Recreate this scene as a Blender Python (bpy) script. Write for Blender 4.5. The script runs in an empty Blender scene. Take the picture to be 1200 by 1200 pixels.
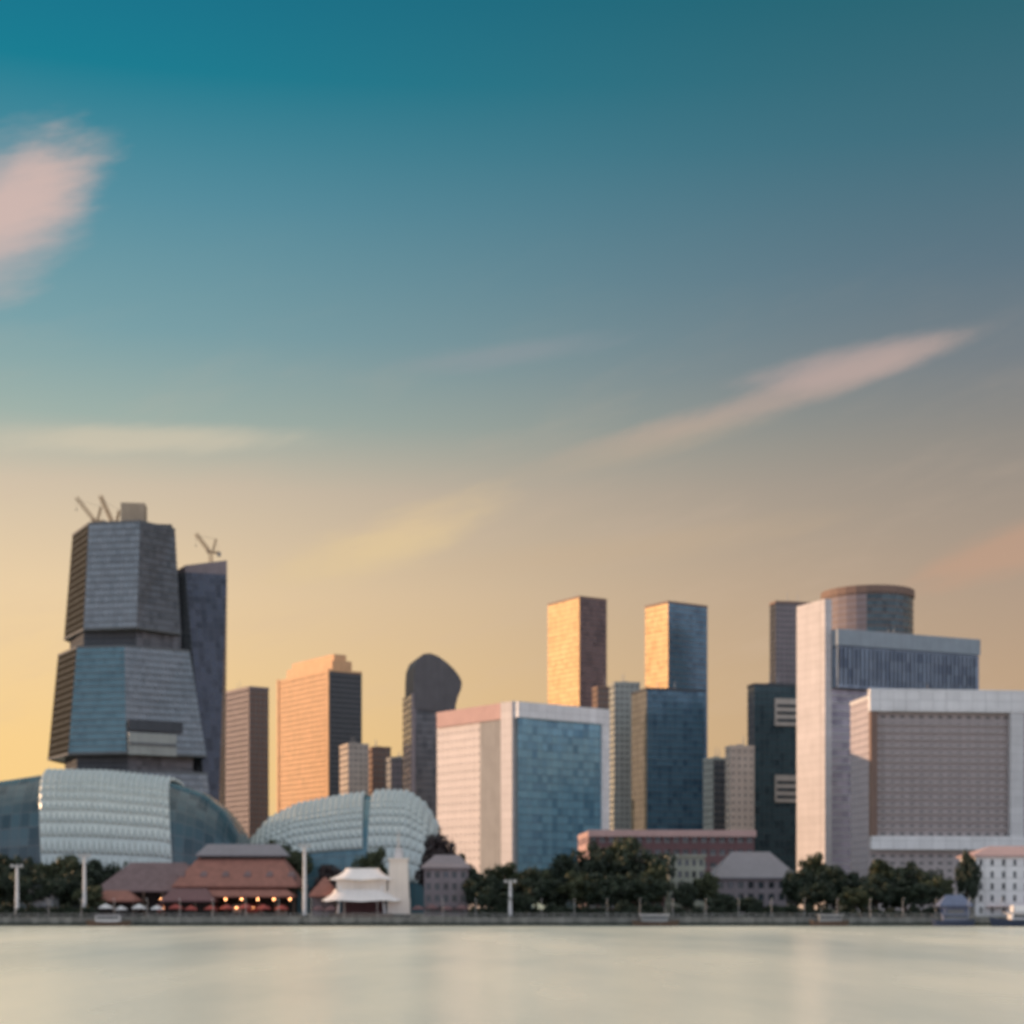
import bpy, bmesh, math, random
from mathutils import Vector
random.seed(7)
C = bpy.context.scene
COL = C.collection
R = math.radians

def lin(r, g, b):
    f = lambda c: (c/255/12.92 if c/255 <= 0.04045 else ((c/255+0.055)/1.055)**2.4)
    return (f(r), f(g), f(b), 1.0)

# ------------------------------------------------------------------ camera
CAM_H, HOR, FPX = 8.0, 1053.0, 2000.0      # eye height, horizon row and focal length in pixels of the 1200 px photograph
cam = bpy.data.cameras.new('camera')
co = bpy.data.objects.new('camera', cam); COL.objects.link(co)
co.location = (0, 0, CAM_H); co.rotation_euler = (R(90), 0, 0)
cam.sensor_width = 36; cam.lens = 60.0
cam.shift_y = (HOR-600)/1200
cam.clip_start = 0.5; cam.clip_end = 60000
cam.dof.use_dof = True                       # the photograph is softly out of focus all over
cam.dof.focus_distance = 6.0; cam.dof.aperture_fstop = 4.2
C.camera = co
C.cycles.filter_width = 2.2
C.view_settings.view_transform = 'Standard'; C.view_settings.look = 'None'
C.view_settings.exposure = 0.0; C.view_settings.gamma = 1.0

# ------------------------------------------------------------------ sky and sun
SUN_AZ, SUN_EL = -75.0, 11.0                 # degrees clockwise from the view direction (+Y); low on the left
class NT:
    """small helper round a node tree"""
    def __init__(s, tree): s.t = tree
    def n(s, kind, **kw):
        x = s.t.nodes.new(kind)
        for k, v in kw.items(): setattr(x, k, v)
        return x
    def put(s, sock, v):
        if hasattr(v, 'is_linked') or isinstance(v, bpy.types.NodeSocket): s.t.links.new(v, sock)
        else: sock.default_value = v
    def m(s, op, a, b=0.0, c=None, clamp=False):
        x = s.n('ShaderNodeMath', operation=op, use_clamp=clamp)
        s.put(x.inputs[0], a); s.put(x.inputs[1], b)
        if c is not None: s.put(x.inputs[2], c)
        return x.outputs[0]
    def smooth(s, v, a, b):
        x = s.n('ShaderNodeMapRange', interpolation_type='SMOOTHSTEP')
        s.put(x.inputs[0], v); x.inputs[1].default_value = a; x.inputs[2].default_value = b
        return x.outputs[0]
    def mix(s, f, a, b, blend='MIX'):
        x = s.n('ShaderNodeMix', data_type='RGBA', blend_type=blend)
        s.put(x.inputs[0], f); s.put(x.inputs[6], a); s.put(x.inputs[7], b)
        return x.outputs[2]
    def ramp(s, f, stops):
        x = s.n('ShaderNodeValToRGB'); e = x.color_ramp.elements
        while len(e) < len(stops): e.new(0.5)
        for q, (p, c) in zip(e, stops): q.position = p; q.color = c
        s.put(x.inputs[0], f); return x.outputs[0]
    def noise(s, vec, scale, detail=3, rough=0.5):
        x = s.n('ShaderNodeTexNoise'); s.t.links.new(vec, x.inputs['Vector'])
        x.inputs['Scale'].default_value = scale; x.inputs['Detail'].default_value = detail; x.inputs['Roughness'].default_value = rough
        return x.outputs['Fac']

w = bpy.data.worlds.new('World'); C.world = w; w.use_nodes = True
w.node_tree.nodes.clear(); W = NT(w.node_tree)
out = W.n('ShaderNodeOutputWorld')
sky = W.n('ShaderNodeTexSky', sky_type='NISHITA', sun_disc=False)
sky.sun_elevation = R(SUN_EL); sky.sun_rotation = R(SUN_AZ); sky.air_density = 1.0; sky.dust_density = 1.5; sky.ozone_density = 2.0
bgA = W.n('ShaderNodeBackground'); W.put(bgA.inputs[0], sky.outputs[0]); bgA.inputs[1].default_value = 0.009
tc = W.n('ShaderNodeTexCoord')
sep = W.n('ShaderNodeSeparateXYZ'); W.put(sep.inputs[0], tc.outputs['Generated'])
X, Y, Z = sep.outputs
hor = W.m('SQRT', W.m('ADD', W.m('MULTIPLY', X, X), W.m('MULTIPLY', Y, Y)))
el = W.m('DIVIDE', Z, W.m('MAXIMUM', hor, 0.02))          # tangent of the elevation
az = W.m('ARCTAN2', X, Y)                                # compass angle from +Y
T = W.m('DIVIDE', el, 0.7, clamp=True)
yt = lambda y: max(0.0, (HOR-y)/FPX/0.7)
west = W.ramp(T, [(0, lin(255, 208, 128)), (yt(870), lin(252, 210, 140)), (yt(700), lin(238, 208, 164)), (yt(580), lin(212, 194, 168)),
                  (yt(500), lin(160, 178, 168)), (yt(400), lin(122, 162, 168)), (yt(250), lin(84, 144, 160)), (yt(100), lin(0, 124, 144)), (yt(0), lin(0, 114, 138)), (1, lin(0, 92, 116))])
east = W.ramp(T, [(0, lin(196, 160, 124)), (yt(800), lin(190, 160, 130)), (yt(700), lin(178, 154, 132)), (yt(620), lin(164, 148, 132)),
                  (yt(530), lin(146, 139, 130)), (yt(440), lin(120, 126, 130)), (yt(330), lin(94, 116, 128)), (yt(180), lin(62, 108, 122)), (yt(0), lin(34, 98, 110)), (1, lin(20, 80, 98))])
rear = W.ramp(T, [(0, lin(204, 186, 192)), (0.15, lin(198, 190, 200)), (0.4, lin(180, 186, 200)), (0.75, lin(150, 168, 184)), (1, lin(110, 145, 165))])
grad = W.mix(W.smooth(az, -0.34, 0.34), west, east)
# thin wisps: (centre x, y in photo pixels -> direction), half length, half width, slope, strength, colour
vec = W.n('ShaderNodeCombineXYZ'); W.put(vec.inputs[0], W.m('MULTIPLY', az, 1.0)); W.put(vec.inputs[1], W.m('MULTIPLY', W.m('SUBTRACT', el, W.m('MULTIPLY', az, 0.26)), 3.2))
fib = W.noise(vec.outputs[0], 9.0, 6, 0.6)
fib2 = W.noise(vec.outputs[0], 30.0, 5, 0.6)
wob = W.m('ADD', W.m('MULTIPLY', W.m('SUBTRACT', fib, 0.5), 1.1), W.m('MULTIPLY', W.m('SUBTRACT', fib2, 0.5), 0.5))
def wisp(g, px, py, hl, hw, ang, k, col, skew=0.0):
    u = W.m('SUBTRACT', az, (px-600)/FPX); v = W.m('SUBTRACT', el, (HOR-py)/FPX)
    ca, sa = math.cos(R(ang)), math.sin(R(ang))
    a = W.m('DIVIDE', W.m('ADD', W.m('MULTIPLY', u, ca), W.m('MULTIPLY', v, sa)), hl/FPX)
    b = W.m('DIVIDE', W.m('SUBTRACT', W.m('MULTIPLY', v, ca), W.m('MULTIPLY', u, sa)), hw/FPX)
    if skew: b = W.m('ADD', b, W.m('MULTIPLY', W.m('MULTIPLY', a, a), skew))
    d = W.m('SQRT', W.m('ADD', W.m('MULTIPLY', a, a), W.m('MULTIPLY', b, b)))
    d = W.m('ADD', d, wob)
    f = W.m('MULTIPLY', W.smooth(d, 1.05, 0.15), k)
    return W.mix(f, g, col)
grad = wisp(grad, 14, 300, 160, 84, 50, 0.55, lin(206, 182, 176))
grad = wisp(grad, 34, 268, 150, 56, 38, 0.75, lin(220, 188, 176))
grad = wisp(grad, 925, 470, 300, 22, 15, 0.62, lin(186, 164, 152), -0.3)
grad = wisp(grad, 1000, 440, 150, 27, 10, 0.60, lin(192, 168, 160), -0.3)
grad = wisp(grad, 760, 520, 190, 26, 13, 0.40, lin(194, 172, 148))
grad = wisp(grad, 460, 634, 175, 42, 20, 0.80, lin(228, 200, 152))
grad = wisp(grad, 160, 528, 240, 22, 3, 0.62, lin(214, 200, 174))
grad = wisp(grad, 1190, 655, 160, 32, 16, 0.50, lin(204, 158, 128))
grad = wisp(grad, 590, 415, 170, 20, 8, 0.30, lin(160, 158, 162))
grad = wisp(grad, 760, 640, 260, 26, 7, 0.22, lin(206, 176, 140))
streak = W.m('MULTIPLY', W.smooth(fib, 0.48, 0.75), W.m('MULTIPLY', W.smooth(el, 0.42, 0.05), 0.26))
grad = W.mix(streak, grad, lin(214, 186, 160))
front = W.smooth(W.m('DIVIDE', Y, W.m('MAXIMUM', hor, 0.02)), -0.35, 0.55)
rear2 = W.mix(1.0, rear, (1.7, 1.7, 1.7, 1), 'MULTIPLY')  # rear sky boosted out of view to light the building fronts
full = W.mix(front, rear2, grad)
full = W.mix(W.smooth(el, 0.62, 1.7), full, (1.02, 0.95, 0.86, 1))      # overhead brightness added out of view to light the water and fronts
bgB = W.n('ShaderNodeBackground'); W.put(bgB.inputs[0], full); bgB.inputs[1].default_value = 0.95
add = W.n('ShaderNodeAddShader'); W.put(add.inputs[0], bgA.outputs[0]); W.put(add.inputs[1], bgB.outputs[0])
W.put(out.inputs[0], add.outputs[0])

sl = bpy.data.lights.new('sun', 'SUN'); sl.energy = 4.6; sl.angle = R(0.6); sl.color = (1.0, 0.62, 0.36)
so = bpy.data.objects.new('sun', sl); COL.objects.link(so); so.location = (-300, 100, 300)
sd = Vector((math.sin(R(SUN_AZ))*math.cos(R(SUN_EL)), math.cos(R(SUN_AZ))*math.cos(R(SUN_EL)), math.sin(R(SUN_EL))))
so.rotation_euler = sd.to_track_quat('Z', 'Y').to_euler()

# ------------------------------------------------------------------ materials
def newmat(name):
    m = bpy.data.materials.new(name); m.use_nodes = True; m.node_tree.nodes.clear()
    t = NT(m.node_tree); o = t.n('ShaderNodeOutputMaterial'); p = t.n('ShaderNodeBsdfPrincipled')
    t.put(o.inputs[0], p.outputs[0]); return m, t, p, o
def mat_plain(name, col, rough=0.7, var=0.22, scale=0.16, metal=0.0, streaks=True, spec=0.5, joint=0.0):
    """painted or rendered wall: mottling plus rain streaks running down"""
    m, t, p, o = newmat(name)
    c = t.n('ShaderNodeTexCoord').outputs['Object']
    n1 = t.noise(c, scale, 5, 0.6)
    mp = t.n('ShaderNodeMapping'); t.put(mp.inputs[0], c); mp.inputs['Scale'].default_value = (1.2, 1.2, 0.05)
    n2 = t.noise(mp.outputs[0], 0.6, 4, 0.6)
    f = t.m('ADD', t.m('MULTIPLY', n1, 0.5), t.m('MULTIPLY', n2, 0.5 if streaks else 0.0))
    d = tuple(x*(1-var*1.6) for x in col[:3])+(1,); l = tuple(min(1, x*(1+var)) for x in col[:3])+(1,)
    col_ = t.ramp(f, [(0.25, d), (0.72, l)])
    if joint:                                    # open joints between cladding panels
        sp = t.n('ShaderNodeSeparateXYZ'); t.put(sp.inputs[0], c)
        h_ = t.m('ADD', t.m('MULTIPLY', sp.outputs[0], 0.8), t.m('MULTIPLY', sp.outputs[1], 0.6))
        ln = t.m('MAXIMUM', t.m('LESS_THAN', t.m('FRACT', t.m('DIVIDE', sp.outputs[2], 3.9)), 0.05), t.m('LESS_THAN', t.m('FRACT', t.m('DIVIDE', h_, 5.2)), 0.035))
        cell = t.n('ShaderNodeCombineXYZ'); t.put(cell.inputs[0], t.m('FLOOR', t.m('DIVIDE', sp.outputs[2], 3.9))); t.put(cell.inputs[1], t.m('FLOOR', t.m('DIVIDE', h_, 5.2)))
        wn_ = t.n('ShaderNodeTexWhiteNoise', noise_dimensions='3D'); t.put(wn_.inputs[0], cell.outputs[0])
        col_ = t.mix(t.m('MULTIPLY', wn_.outputs['Value'], 0.14), col_, (0.2, 0.2, 0.2, 1))
        col_ = t.mix(t.m('MULTIPLY', ln, joint), col_, (0.08, 0.08, 0.08, 1))
    t.put(p.inputs['Base Color'], col_)
    p.inputs['Roughness'].default_value = rough; p.inputs['Metallic'].default_value = metal; p.inputs['Specular IOR Level'].default_value = spec
    return m
def mat_glass(name, tint, dark, metal=0.55, rough=0.12, pw=1.5, ph=3.8, frame=(0.12, 0.13, 0.14, 1), fw=0.045, var=0.5):
    """coated curtain wall glass: panes with their own tint and a trace of tilt, dark joints between them (UV in metres)"""
    m, t, p, o = newmat(name)
    uv = t.n('ShaderNodeUVMap').outputs[0]
    s = t.n('ShaderNodeSeparateXYZ'); t.put(s.inputs[0], uv)
    U = t.m('DIVIDE', s.outputs[0], pw); V = t.m('DIVIDE', s.outputs[1], ph)
    cv = t.n('ShaderNodeCombineXYZ'); t.put(cv.inputs[0], t.m('FLOOR', U)); t.put(cv.inputs[1], t.m('FLOOR', V))
    oi = t.n('ShaderNodeObjectInfo'); t.put(cv.inputs[2], t.m('MULTIPLY', oi.outputs['Random'], 50))
    wn = t.n('ShaderNodeTexWhiteNoise', noise_dimensions='3D'); t.put(wn.inputs[0], cv.outputs[0])
    big = t.noise(cv.outputs[0], 0.13, 3, 0.5)
    f = t.m('ADD', t.m('MULTIPLY', t.m('POWER', wn.outputs['Value'], 2.0), var), t.m('MULTIPLY', t.m('SUBTRACT', big, 0.4), 0.8), clamp=True)
    glass = t.mix(f, tint, dark)
    fu = t.m('FRACT', U); fv = t.m('FRACT', V)
    line = t.m('MAXIMUM', t.m('LESS_THAN', fu, fw), t.m('LESS_THAN', fv, fw*0.8))
    t.put(p.inputs['Base Color'], t.mix(line, glass, frame))
    t.put(p.inputs['Metallic'], t.m('MULTIPLY', t.m('SUBTRACT', 1.0, line), metal))
    t.put(p.inputs['Roughness'], t.m('ADD', t.m('MULTIPLY', line, 0.4), t.m('ADD', rough, t.m('MULTIPLY', wn.outputs['Value'], 0.06))))
    g = t.n('ShaderNodeNewGeometry')
    off = t.n('ShaderNodeVectorMath', operation='SUBTRACT'); t.put(off.inputs[0], wn.outputs['Color']); off.inputs[1].default_value = (0.5, 0.5, 0.5)
    sc = t.n('ShaderNodeVectorMath', operation='SCALE'); t.put(sc.inputs[0], off.outputs[0]); sc.inputs['Scale'].default_value = 0.045
    ad = t.n('ShaderNodeVectorMath', operation='ADD'); t.put(ad.inputs[0], g.outputs['Normal']); t.put(ad.inputs[1], sc.outputs[0])
    nm = t.n('ShaderNodeVectorMath', operation='NORMALIZE'); t.put(nm.inputs[0], ad.outputs[0])
    t.put(p.inputs['Normal'], nm.outputs[0])
    return m
def mat_leaf(name, a, b):
    m, t, p, o = newmat(name)
    g = t.n('ShaderNodeNewGeometry'); c = t.n('ShaderNodeTexCoord').outputs['Object']
    f = t.m('ADD', t.m('MULTIPLY', g.outputs['Random Per Island'], 0.5), t.m('MULTIPLY', t.noise(c, 0.35, 2), 0.5))
    t.put(p.inputs['Base Color'], t.ramp(f, [(0.3, a), (0.7, b)]))
    p.inputs['Roughness'].default_value = 0.6
    tr = t.n('ShaderNodeBsdfTranslucent'); t.put(tr.inputs[0], t.ramp(f, [(0.3, a), (0.7, b)]))
    mx = t.n('ShaderNodeMixShader'); mx.inputs[0].default_value = 0.2; t.put(mx.inputs[1], p.outputs[0]); t.put(mx.inputs[2], tr.outputs[0])
    t.put(o.inputs[0], mx.outputs[0]); return m
def mat_water():
    m, t, p, o = newmat('bay_water')
    c = t.n('ShaderNodeTexCoord').outputs['Object']
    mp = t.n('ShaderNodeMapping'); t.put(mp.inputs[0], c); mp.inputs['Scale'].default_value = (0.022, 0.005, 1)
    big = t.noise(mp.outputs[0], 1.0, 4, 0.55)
    t.put(p.inputs['Base Color'], t.ramp(big, [(0.3, (0.60, 0.66, 0.60, 1)), (0.7, (0.92, 0.87, 0.70, 1))]))  # soft reflection streaks put into the water's base colour
    mp2 = t.n('ShaderNodeMapping'); t.put(mp2.inputs[0], c); mp2.inputs['Scale'].default_value = (0.5, 0.9, 1)
    rip = t.n('ShaderNodeTexNoise'); t.put(rip.inputs['Vector'], mp2.outputs[0]); rip.inputs['Scale'].default_value = 1.0; rip.inputs['Detail'].default_value = 4
    bp = t.n('ShaderNodeBump'); bp.inputs['Strength'].default_value = 0.22; bp.inputs['Distance'].default_value = 0.4; t.put(bp.inputs['Height'], rip.outputs['Fac'])
    t.put(p.inputs['Normal'], bp.outputs[0])
    t.put(p.inputs['Roughness'], t.ramp(big, [(0.3, (0.20,)*3+(1,)), (0.7, (0.32,)*3+(1,))]))
    p.inputs['IOR'].default_value = 1.33; p.inputs['Specular IOR Level'].default_value = 0.24
    return m
def mat_ground(name, a, b, scale):
    m, t, p, o = newmat(name)
    c = t.n('ShaderNodeTexCoord').outputs['Object']
    t.put(p.inputs['Base Color'], t.ramp(t.noise(c, scale, 6, 0.65), [(0.3, a), (0.7, b)])); p.inputs['Roughness'].default_value = 0.85
    return m
def mat_lamp():
    m, t, p, o = newmat('warm_lantern'); p.inputs['Base Color'].default_value = (0.8, 0.5, 0.25, 1)
    p.inputs['Emission Color'].default_value = (1.0, 0.42, 0.16, 1); p.inputs['Emission Strength'].default_value = 9.0; return m
def mat_quay():
    m, t, p, o = newmat('quay_concrete')
    c = t.n('ShaderNodeTexCoord').outputs['Object']; s = t.n('ShaderNodeSeparateXYZ'); t.put(s.inputs[0], c)
    mp = t.n('ShaderNodeMapping'); t.put(mp.inputs[0], c); mp.inputs['Scale'].default_value = (1.0, 1.0, 0.12)
    n1 = t.noise(mp.outputs[0], 0.5, 5, 0.65)
    conc = t.ramp(n1, [(0.3, (0.10, 0.10, 0.095, 1)), (0.7, (0.25, 0.245, 0.23, 1))])
    tide = t.smooth(t.m('ADD', s.outputs[2], t.m('MULTIPLY', n1, 1.0)), 1.9, 1.1)
    t.put(p.inputs['Base Color'], t.mix(tide, conc, (0.03, 0.036, 0.028, 1))); p.inputs['Roughness'].default_value = 0.85
    return m
def g3(v, k=1.0, h=1.0): return (v, v*k, v*h, 1)
M = dict(
  water=mat_water(), land=mat_ground('city_ground', (0.10, 0.11, 0.08, 1), (0.20, 0.19, 0.16, 1), 0.05),
  paving=mat_ground('promenade_paving', g3(0.22, 0.97, 0.92), g3(0.33, 0.97, 0.9), 0.4), asphalt=mat_ground('asphalt', g3(0.045), g3(0.065), 0.8),
  quay=mat_quay(),
  white=mat_plain('white_paint', (0.82, 0.81, 0.82), 0.6, 0.11, joint=0.45), offwhite=mat_plain('off_white_render', (0.66, 0.65, 0.66), 0.7, 0.12, joint=0.35),
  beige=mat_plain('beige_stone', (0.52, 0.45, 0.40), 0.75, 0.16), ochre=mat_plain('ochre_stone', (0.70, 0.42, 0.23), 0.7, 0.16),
  brown=mat_plain('brown_stone', (0.22, 0.14, 0.11), 0.7, 0.12), mauve=mat_plain('mauve_stone', (0.25, 0.21, 0.225), 0.7, 0.16),
  taupe=mat_plain('taupe_tiles', (0.44, 0.385, 0.38), 0.7, 0.13), grey=mat_plain('grey_concrete', (0.30, 0.30, 0.30), 0.8, 0.16),
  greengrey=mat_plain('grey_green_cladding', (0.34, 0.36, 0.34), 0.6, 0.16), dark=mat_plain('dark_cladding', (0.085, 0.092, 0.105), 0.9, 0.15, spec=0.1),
  steelband=mat_plain('grey_metal_band', (0.15, 0.16, 0.17), 0.8, 0.16, spec=0.2), slate=mat_plain('slate_cladding', (0.11, 0.105, 0.115), 0.7, 0.2), lamp=mat_lamp(), bluegrey=mat_plain('blue_grey_cladding', (0.27, 0.32, 0.37), 0.6, 0.16), pink=mat_plain('pink_render', (0.52, 0.34, 0.32), 0.75, 0.12), maroon=mat_plain('maroon_render', (0.15, 0.075, 0.08), 0.7, 0.15),
  redroof=mat_plain('red_brown_tiles', (0.27, 0.115, 0.09), 0.75, 0.25, 0.4), awning=mat_plain('red_awning', (0.32, 0.06, 0.05), 0.8, 0.2, 1.0),
  mauveroof=mat_plain('mauve_brown_tiles', (0.17, 0.115, 0.12), 0.8, 0.25, 0.4), greyroof=mat_plain('grey_metal_roof', (0.20, 0.19, 0.215), 0.5, 0.12), olive=mat_plain('olive_render', (0.36, 0.36, 0.30), 0.8, 0.12),
  steel=mat_plain('galvanised_steel', (0.45, 0.45, 0.45), 0.45, 0.16, 0.5, 0.4), crane=mat_plain('faded_crane_paint', (0.50, 0.36, 0.22), 0.6, 0.15, 0.6),
  tan=mat_plain('tan_formwork', (0.38, 0.30, 0.22), 0.8, 0.2), blue=mat_plain('blue_canvas', (0.14, 0.17, 0.26), 0.7, 0.15, 0.8),
  navy=mat_plain('navy_hull', (0.02, 0.035, 0.08), 0.35, 0.16, 0.5), wood=mat_plain('dark_timber', (0.10, 0.06, 0.04), 0.6, 0.25, 1.0),
  shade=mat_plain('aluminium_sunshade', (0.54, 0.59, 0.58), 0.45, 0.10, 0.3, 0.25), bark=mat_plain('bark', (0.10, 0.08, 0.06), 0.9, 0.3, 1.5),
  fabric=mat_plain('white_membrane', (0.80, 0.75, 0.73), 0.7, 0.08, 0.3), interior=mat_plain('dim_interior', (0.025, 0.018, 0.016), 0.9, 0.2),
  leaf=mat_leaf('dark_leaves', (0.016, 0.028, 0.018, 1), (0.036, 0.056, 0.03, 1)), leaf2=mat_leaf('olive_leaves', (0.03, 0.042, 0.02, 1), (0.075, 0.09, 0.04, 1)),
  leaf3=mat_leaf('purplish_leaves', (0.035, 0.026, 0.03, 1), (0.06, 0.042, 0.042, 1)),
  g_blue=mat_glass('blue_glass', (0.18, 0.37, 0.47, 1), (0.08, 0.20, 0.29, 1), 0.3, 0.16, 3.2, 3.8, var=0.9),
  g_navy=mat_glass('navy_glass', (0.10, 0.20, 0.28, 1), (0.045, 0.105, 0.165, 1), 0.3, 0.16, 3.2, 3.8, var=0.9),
  g_steel=mat_glass('steel_blue_glass', (0.24, 0.31, 0.40, 1), (0.11, 0.15, 0.22, 1), 0.35, 0.2, 3.2, 5, var=0.9),
  cream=mat_plain('cream_stone', (0.74, 0.65, 0.58), 0.7, 0.13), paleend=mat_plain('pale_tile', (0.60, 0.57, 0.58), 0.7, 0.12, joint=0.4), lav=mat_plain('lavender_render', (0.46, 0.42, 0.45), 0.7, 0.12), blush=mat_plain('blush_tile', (0.66, 0.60, 0.59), 0.7, 0.1, joint=0.25),
  g_teal=mat_glass('teal_glass', (0.11, 0.21, 0.25, 1), (0.05, 0.11, 0.14, 1), 0.35, 0.2, 3.0, 3.9, var=0.5),
  g_dteal=mat_glass('dark_teal_glass', (0.07, 0.115, 0.135, 1), (0.03, 0.055, 0.07, 1), 0.25, 0.22, 3.0, 3.8, var=0.9),
  g_grey=mat_glass('grey_glass', (0.23, 0.25, 0.27, 1), (0.10, 0.115, 0.13, 1), 0.4, 0.25, 3.0, 3.9, var=0.45),
  g_char=mat_glass('charcoal_glass', (0.13, 0.135, 0.15, 1), (0.06, 0.065, 0.075, 1), 0.3, 0.3, 3.0, 3.9, var=0.9),
  g_ink=mat_glass('ink_glass', (0.07, 0.08, 0.115, 1), (0.03, 0.036, 0.055, 1), 0.25, 0.25, 3.0, 3.9, var=0.9),
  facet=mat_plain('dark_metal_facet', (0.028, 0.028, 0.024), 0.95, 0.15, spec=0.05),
  g_win=mat_glass('window_glass', (0.07, 0.09, 0.11, 1), (0.025, 0.03, 0.035, 1), 0.35, 0.1, 1.2, 50, g3(0.2), 0.06, 0.8),
  g_sunlit=mat_glass('sunlit_bronze_glass', (0.80, 0.47, 0.15, 1), (0.62, 0.35, 0.11, 1), 0.0, 0.5, 3.2, 3.9, (0.3, 0.2, 0.12, 1), var=0.9),  # low sun's orange put into the glass colour of the lit faces
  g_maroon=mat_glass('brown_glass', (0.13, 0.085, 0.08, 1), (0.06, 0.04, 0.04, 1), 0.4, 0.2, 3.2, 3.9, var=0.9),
  g_mauve=mat_glass('mauve_glass', (0.32, 0.31, 0.36, 1), (0.16, 0.155, 0.20, 1), 0.4, 0.2, 3.2, 3.8, var=0.9),
)

# ------------------------------------------------------------------ building blocks
def px_x(px, D): return (px-600)/FPX*D
def px_z(py, D): return CAM_H+(HOR-py)/FPX*D
GZ = 2.5                                        # level of the reclaimed land above the water

def link_mesh(name, bm, mats, parent=None, smooth=False, loc=None):
    me = bpy.data.meshes.new(name); bm.to_mesh(me); bm.free()
    for m in (mats if isinstance(mats, (list, tuple)) else [mats]): me.materials.append(m)
    if smooth:
        for p in me.polygons: p.use_smooth = True
    o = bpy.data.objects.new(name, me); COL.objects.link(o)
    if parent is not None: o.parent = parent
    if loc: o.location = loc
    return o
def tag(o, label=None, cat=None, group=None, kind=None):
    if label: o['label'] = label
    if cat: o['category'] = cat
    if group: o['group'] = group
    if kind: o['kind'] = kind
    return o
def thing(name, label, cat, loc=(0, 0, 0), group=None):
    o = bpy.data.objects.new(name, None); COL.objects.link(o); o.location = loc; o.empty_display_size = 1
    return tag(o, label, cat, group)
def quad_uv(bm, pts, uvs, mi=0):
    uvl = bm.loops.layers.uv.verify()
    f = bm.faces.new([bm.verts.new(p) for p in pts]); f.material_index = mi
    for l, u in zip(f.loops, uvs): l[uvl].uv = u
    return f
def add_prism(bm, poly, z0, z1, poly2=None, mi=0, caps=True):
    """closed prism or frustum over a counter-clockwise polygon; UV in metres"""
    poly2 = poly2 or poly; n = len(poly); u = 0
    for i in range(n):
        a, b = poly[i], poly[(i+1) % n]; c, d = poly2[(i+1) % n], poly2[i]
        L = math.hypot(b[0]-a[0], b[1]-a[1])
        quad_uv(bm, [(a[0], a[1], z0), (b[0], b[1], z0), (c[0], c[1], z1), (d[0], d[1], z1)], [(u, z0), (u+L, z0), (u+L, z1), (u, z1)], mi[i] if isinstance(mi, (list, tuple)) else mi)
        u += L
    if caps:
        m0 = mi[0] if isinstance(mi, (list, tuple)) else mi
        quad_uv(bm, [(p[0], p[1], z1) for p in poly2], [(p[0], p[1]) for p in poly2], m0)
        quad_uv(bm, [(p[0], p[1], z0) for p in reversed(poly)], [(p[0], p[1]) for p in reversed(poly)], m0)
    bmesh.ops.remove_doubles(bm, verts=bm.verts[:], dist=0.0005)
def add_box(bm, c, s, rz=0.0, mi=0):
    hx, hy, hz = s[0]/2, s[1]/2, s[2]/2; ca, sa = math.cos(rz), math.sin(rz)
    poly = [(c[0]+x*ca-y*sa, c[1]+x*sa+y*ca) for x, y in ((-hx, -hy), (hx, -hy), (hx, hy), (-hx, hy))]
    b2 = bmesh.new(); add_prism(b2, poly, c[2]-hz, c[2]+hz, mi=mi)
    me = bpy.data.meshes.new('tmp'); b2.to_mesh(me); b2.free(); bm.from_mesh(me); bpy.data.meshes.remove(me)
def add_tube(bm, p, q, r0, r1=None, n=8):
    r1 = r0 if r1 is None else r1; p, q = Vector(p), Vector(q); d = (q-p).normalized()
    a = d.orthogonal().normalized(); b = d.cross(a)
    r_ = lambda c, r: [bm.verts.new(c+(a*math.cos(2*math.pi*i/n)+b*math.sin(2*math.pi*i/n))*r) for i in range(n)]
    A, B = r_(p, r0), r_(q, r1)
    for i in range(n): bm.faces.new([A[i], A[(i+1) % n], B[(i+1) % n], B[i]])
    bm.faces.new(list(reversed(A))); bm.faces.new(B)
def inset(poly, d):
    """offset a convex counter-clockwise polygon inwards by d (outwards for a negative d)"""
    n = len(poly); out = []
    for i in range(n):
        p0, p1, p2 = [Vector(poly[(i+k) % n]) for k in (-1, 0, 1)]
        e1 = (p1-p0).normalized(); e2 = (p2-p1).normalized()
        n1 = Vector((-e1.y, e1.x)); n2 = Vector((-e2.y, e2.x))
        k = d/max(0.3, 1+n1.dot(n2)); q = p1+(n1+n2)*k
        out.append((q.x, q.y))
    return out
def face_box(root, name, a, b, u0, u1, z0, z1, o0, o1, mat, label=None):
    """a box on the wall line a->b: from u0 to u1 metres along it, z0..z1, standing from o0 to o1 metres out of it"""
    a, b = Vector(a), Vector(b); e = (b-a).normalized(); nrm = Vector((e.y, -e.x))
    P = [a+e*u0+nrm*o1, a+e*u1+nrm*o1, a+e*u1+nrm*o0, a+e*u0+nrm*o0]
    bm = bmesh.new(); add_prism(bm, [(p.x, p.y) for p in P], z0, z1)
    bmesh.ops.bevel(bm, geom=bm.edges[:], offset=0.06, segments=1, affect='EDGES')
    o = link_mesh(name, bm, mat, root)
    if label: o['label'] = label
    return o
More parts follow.
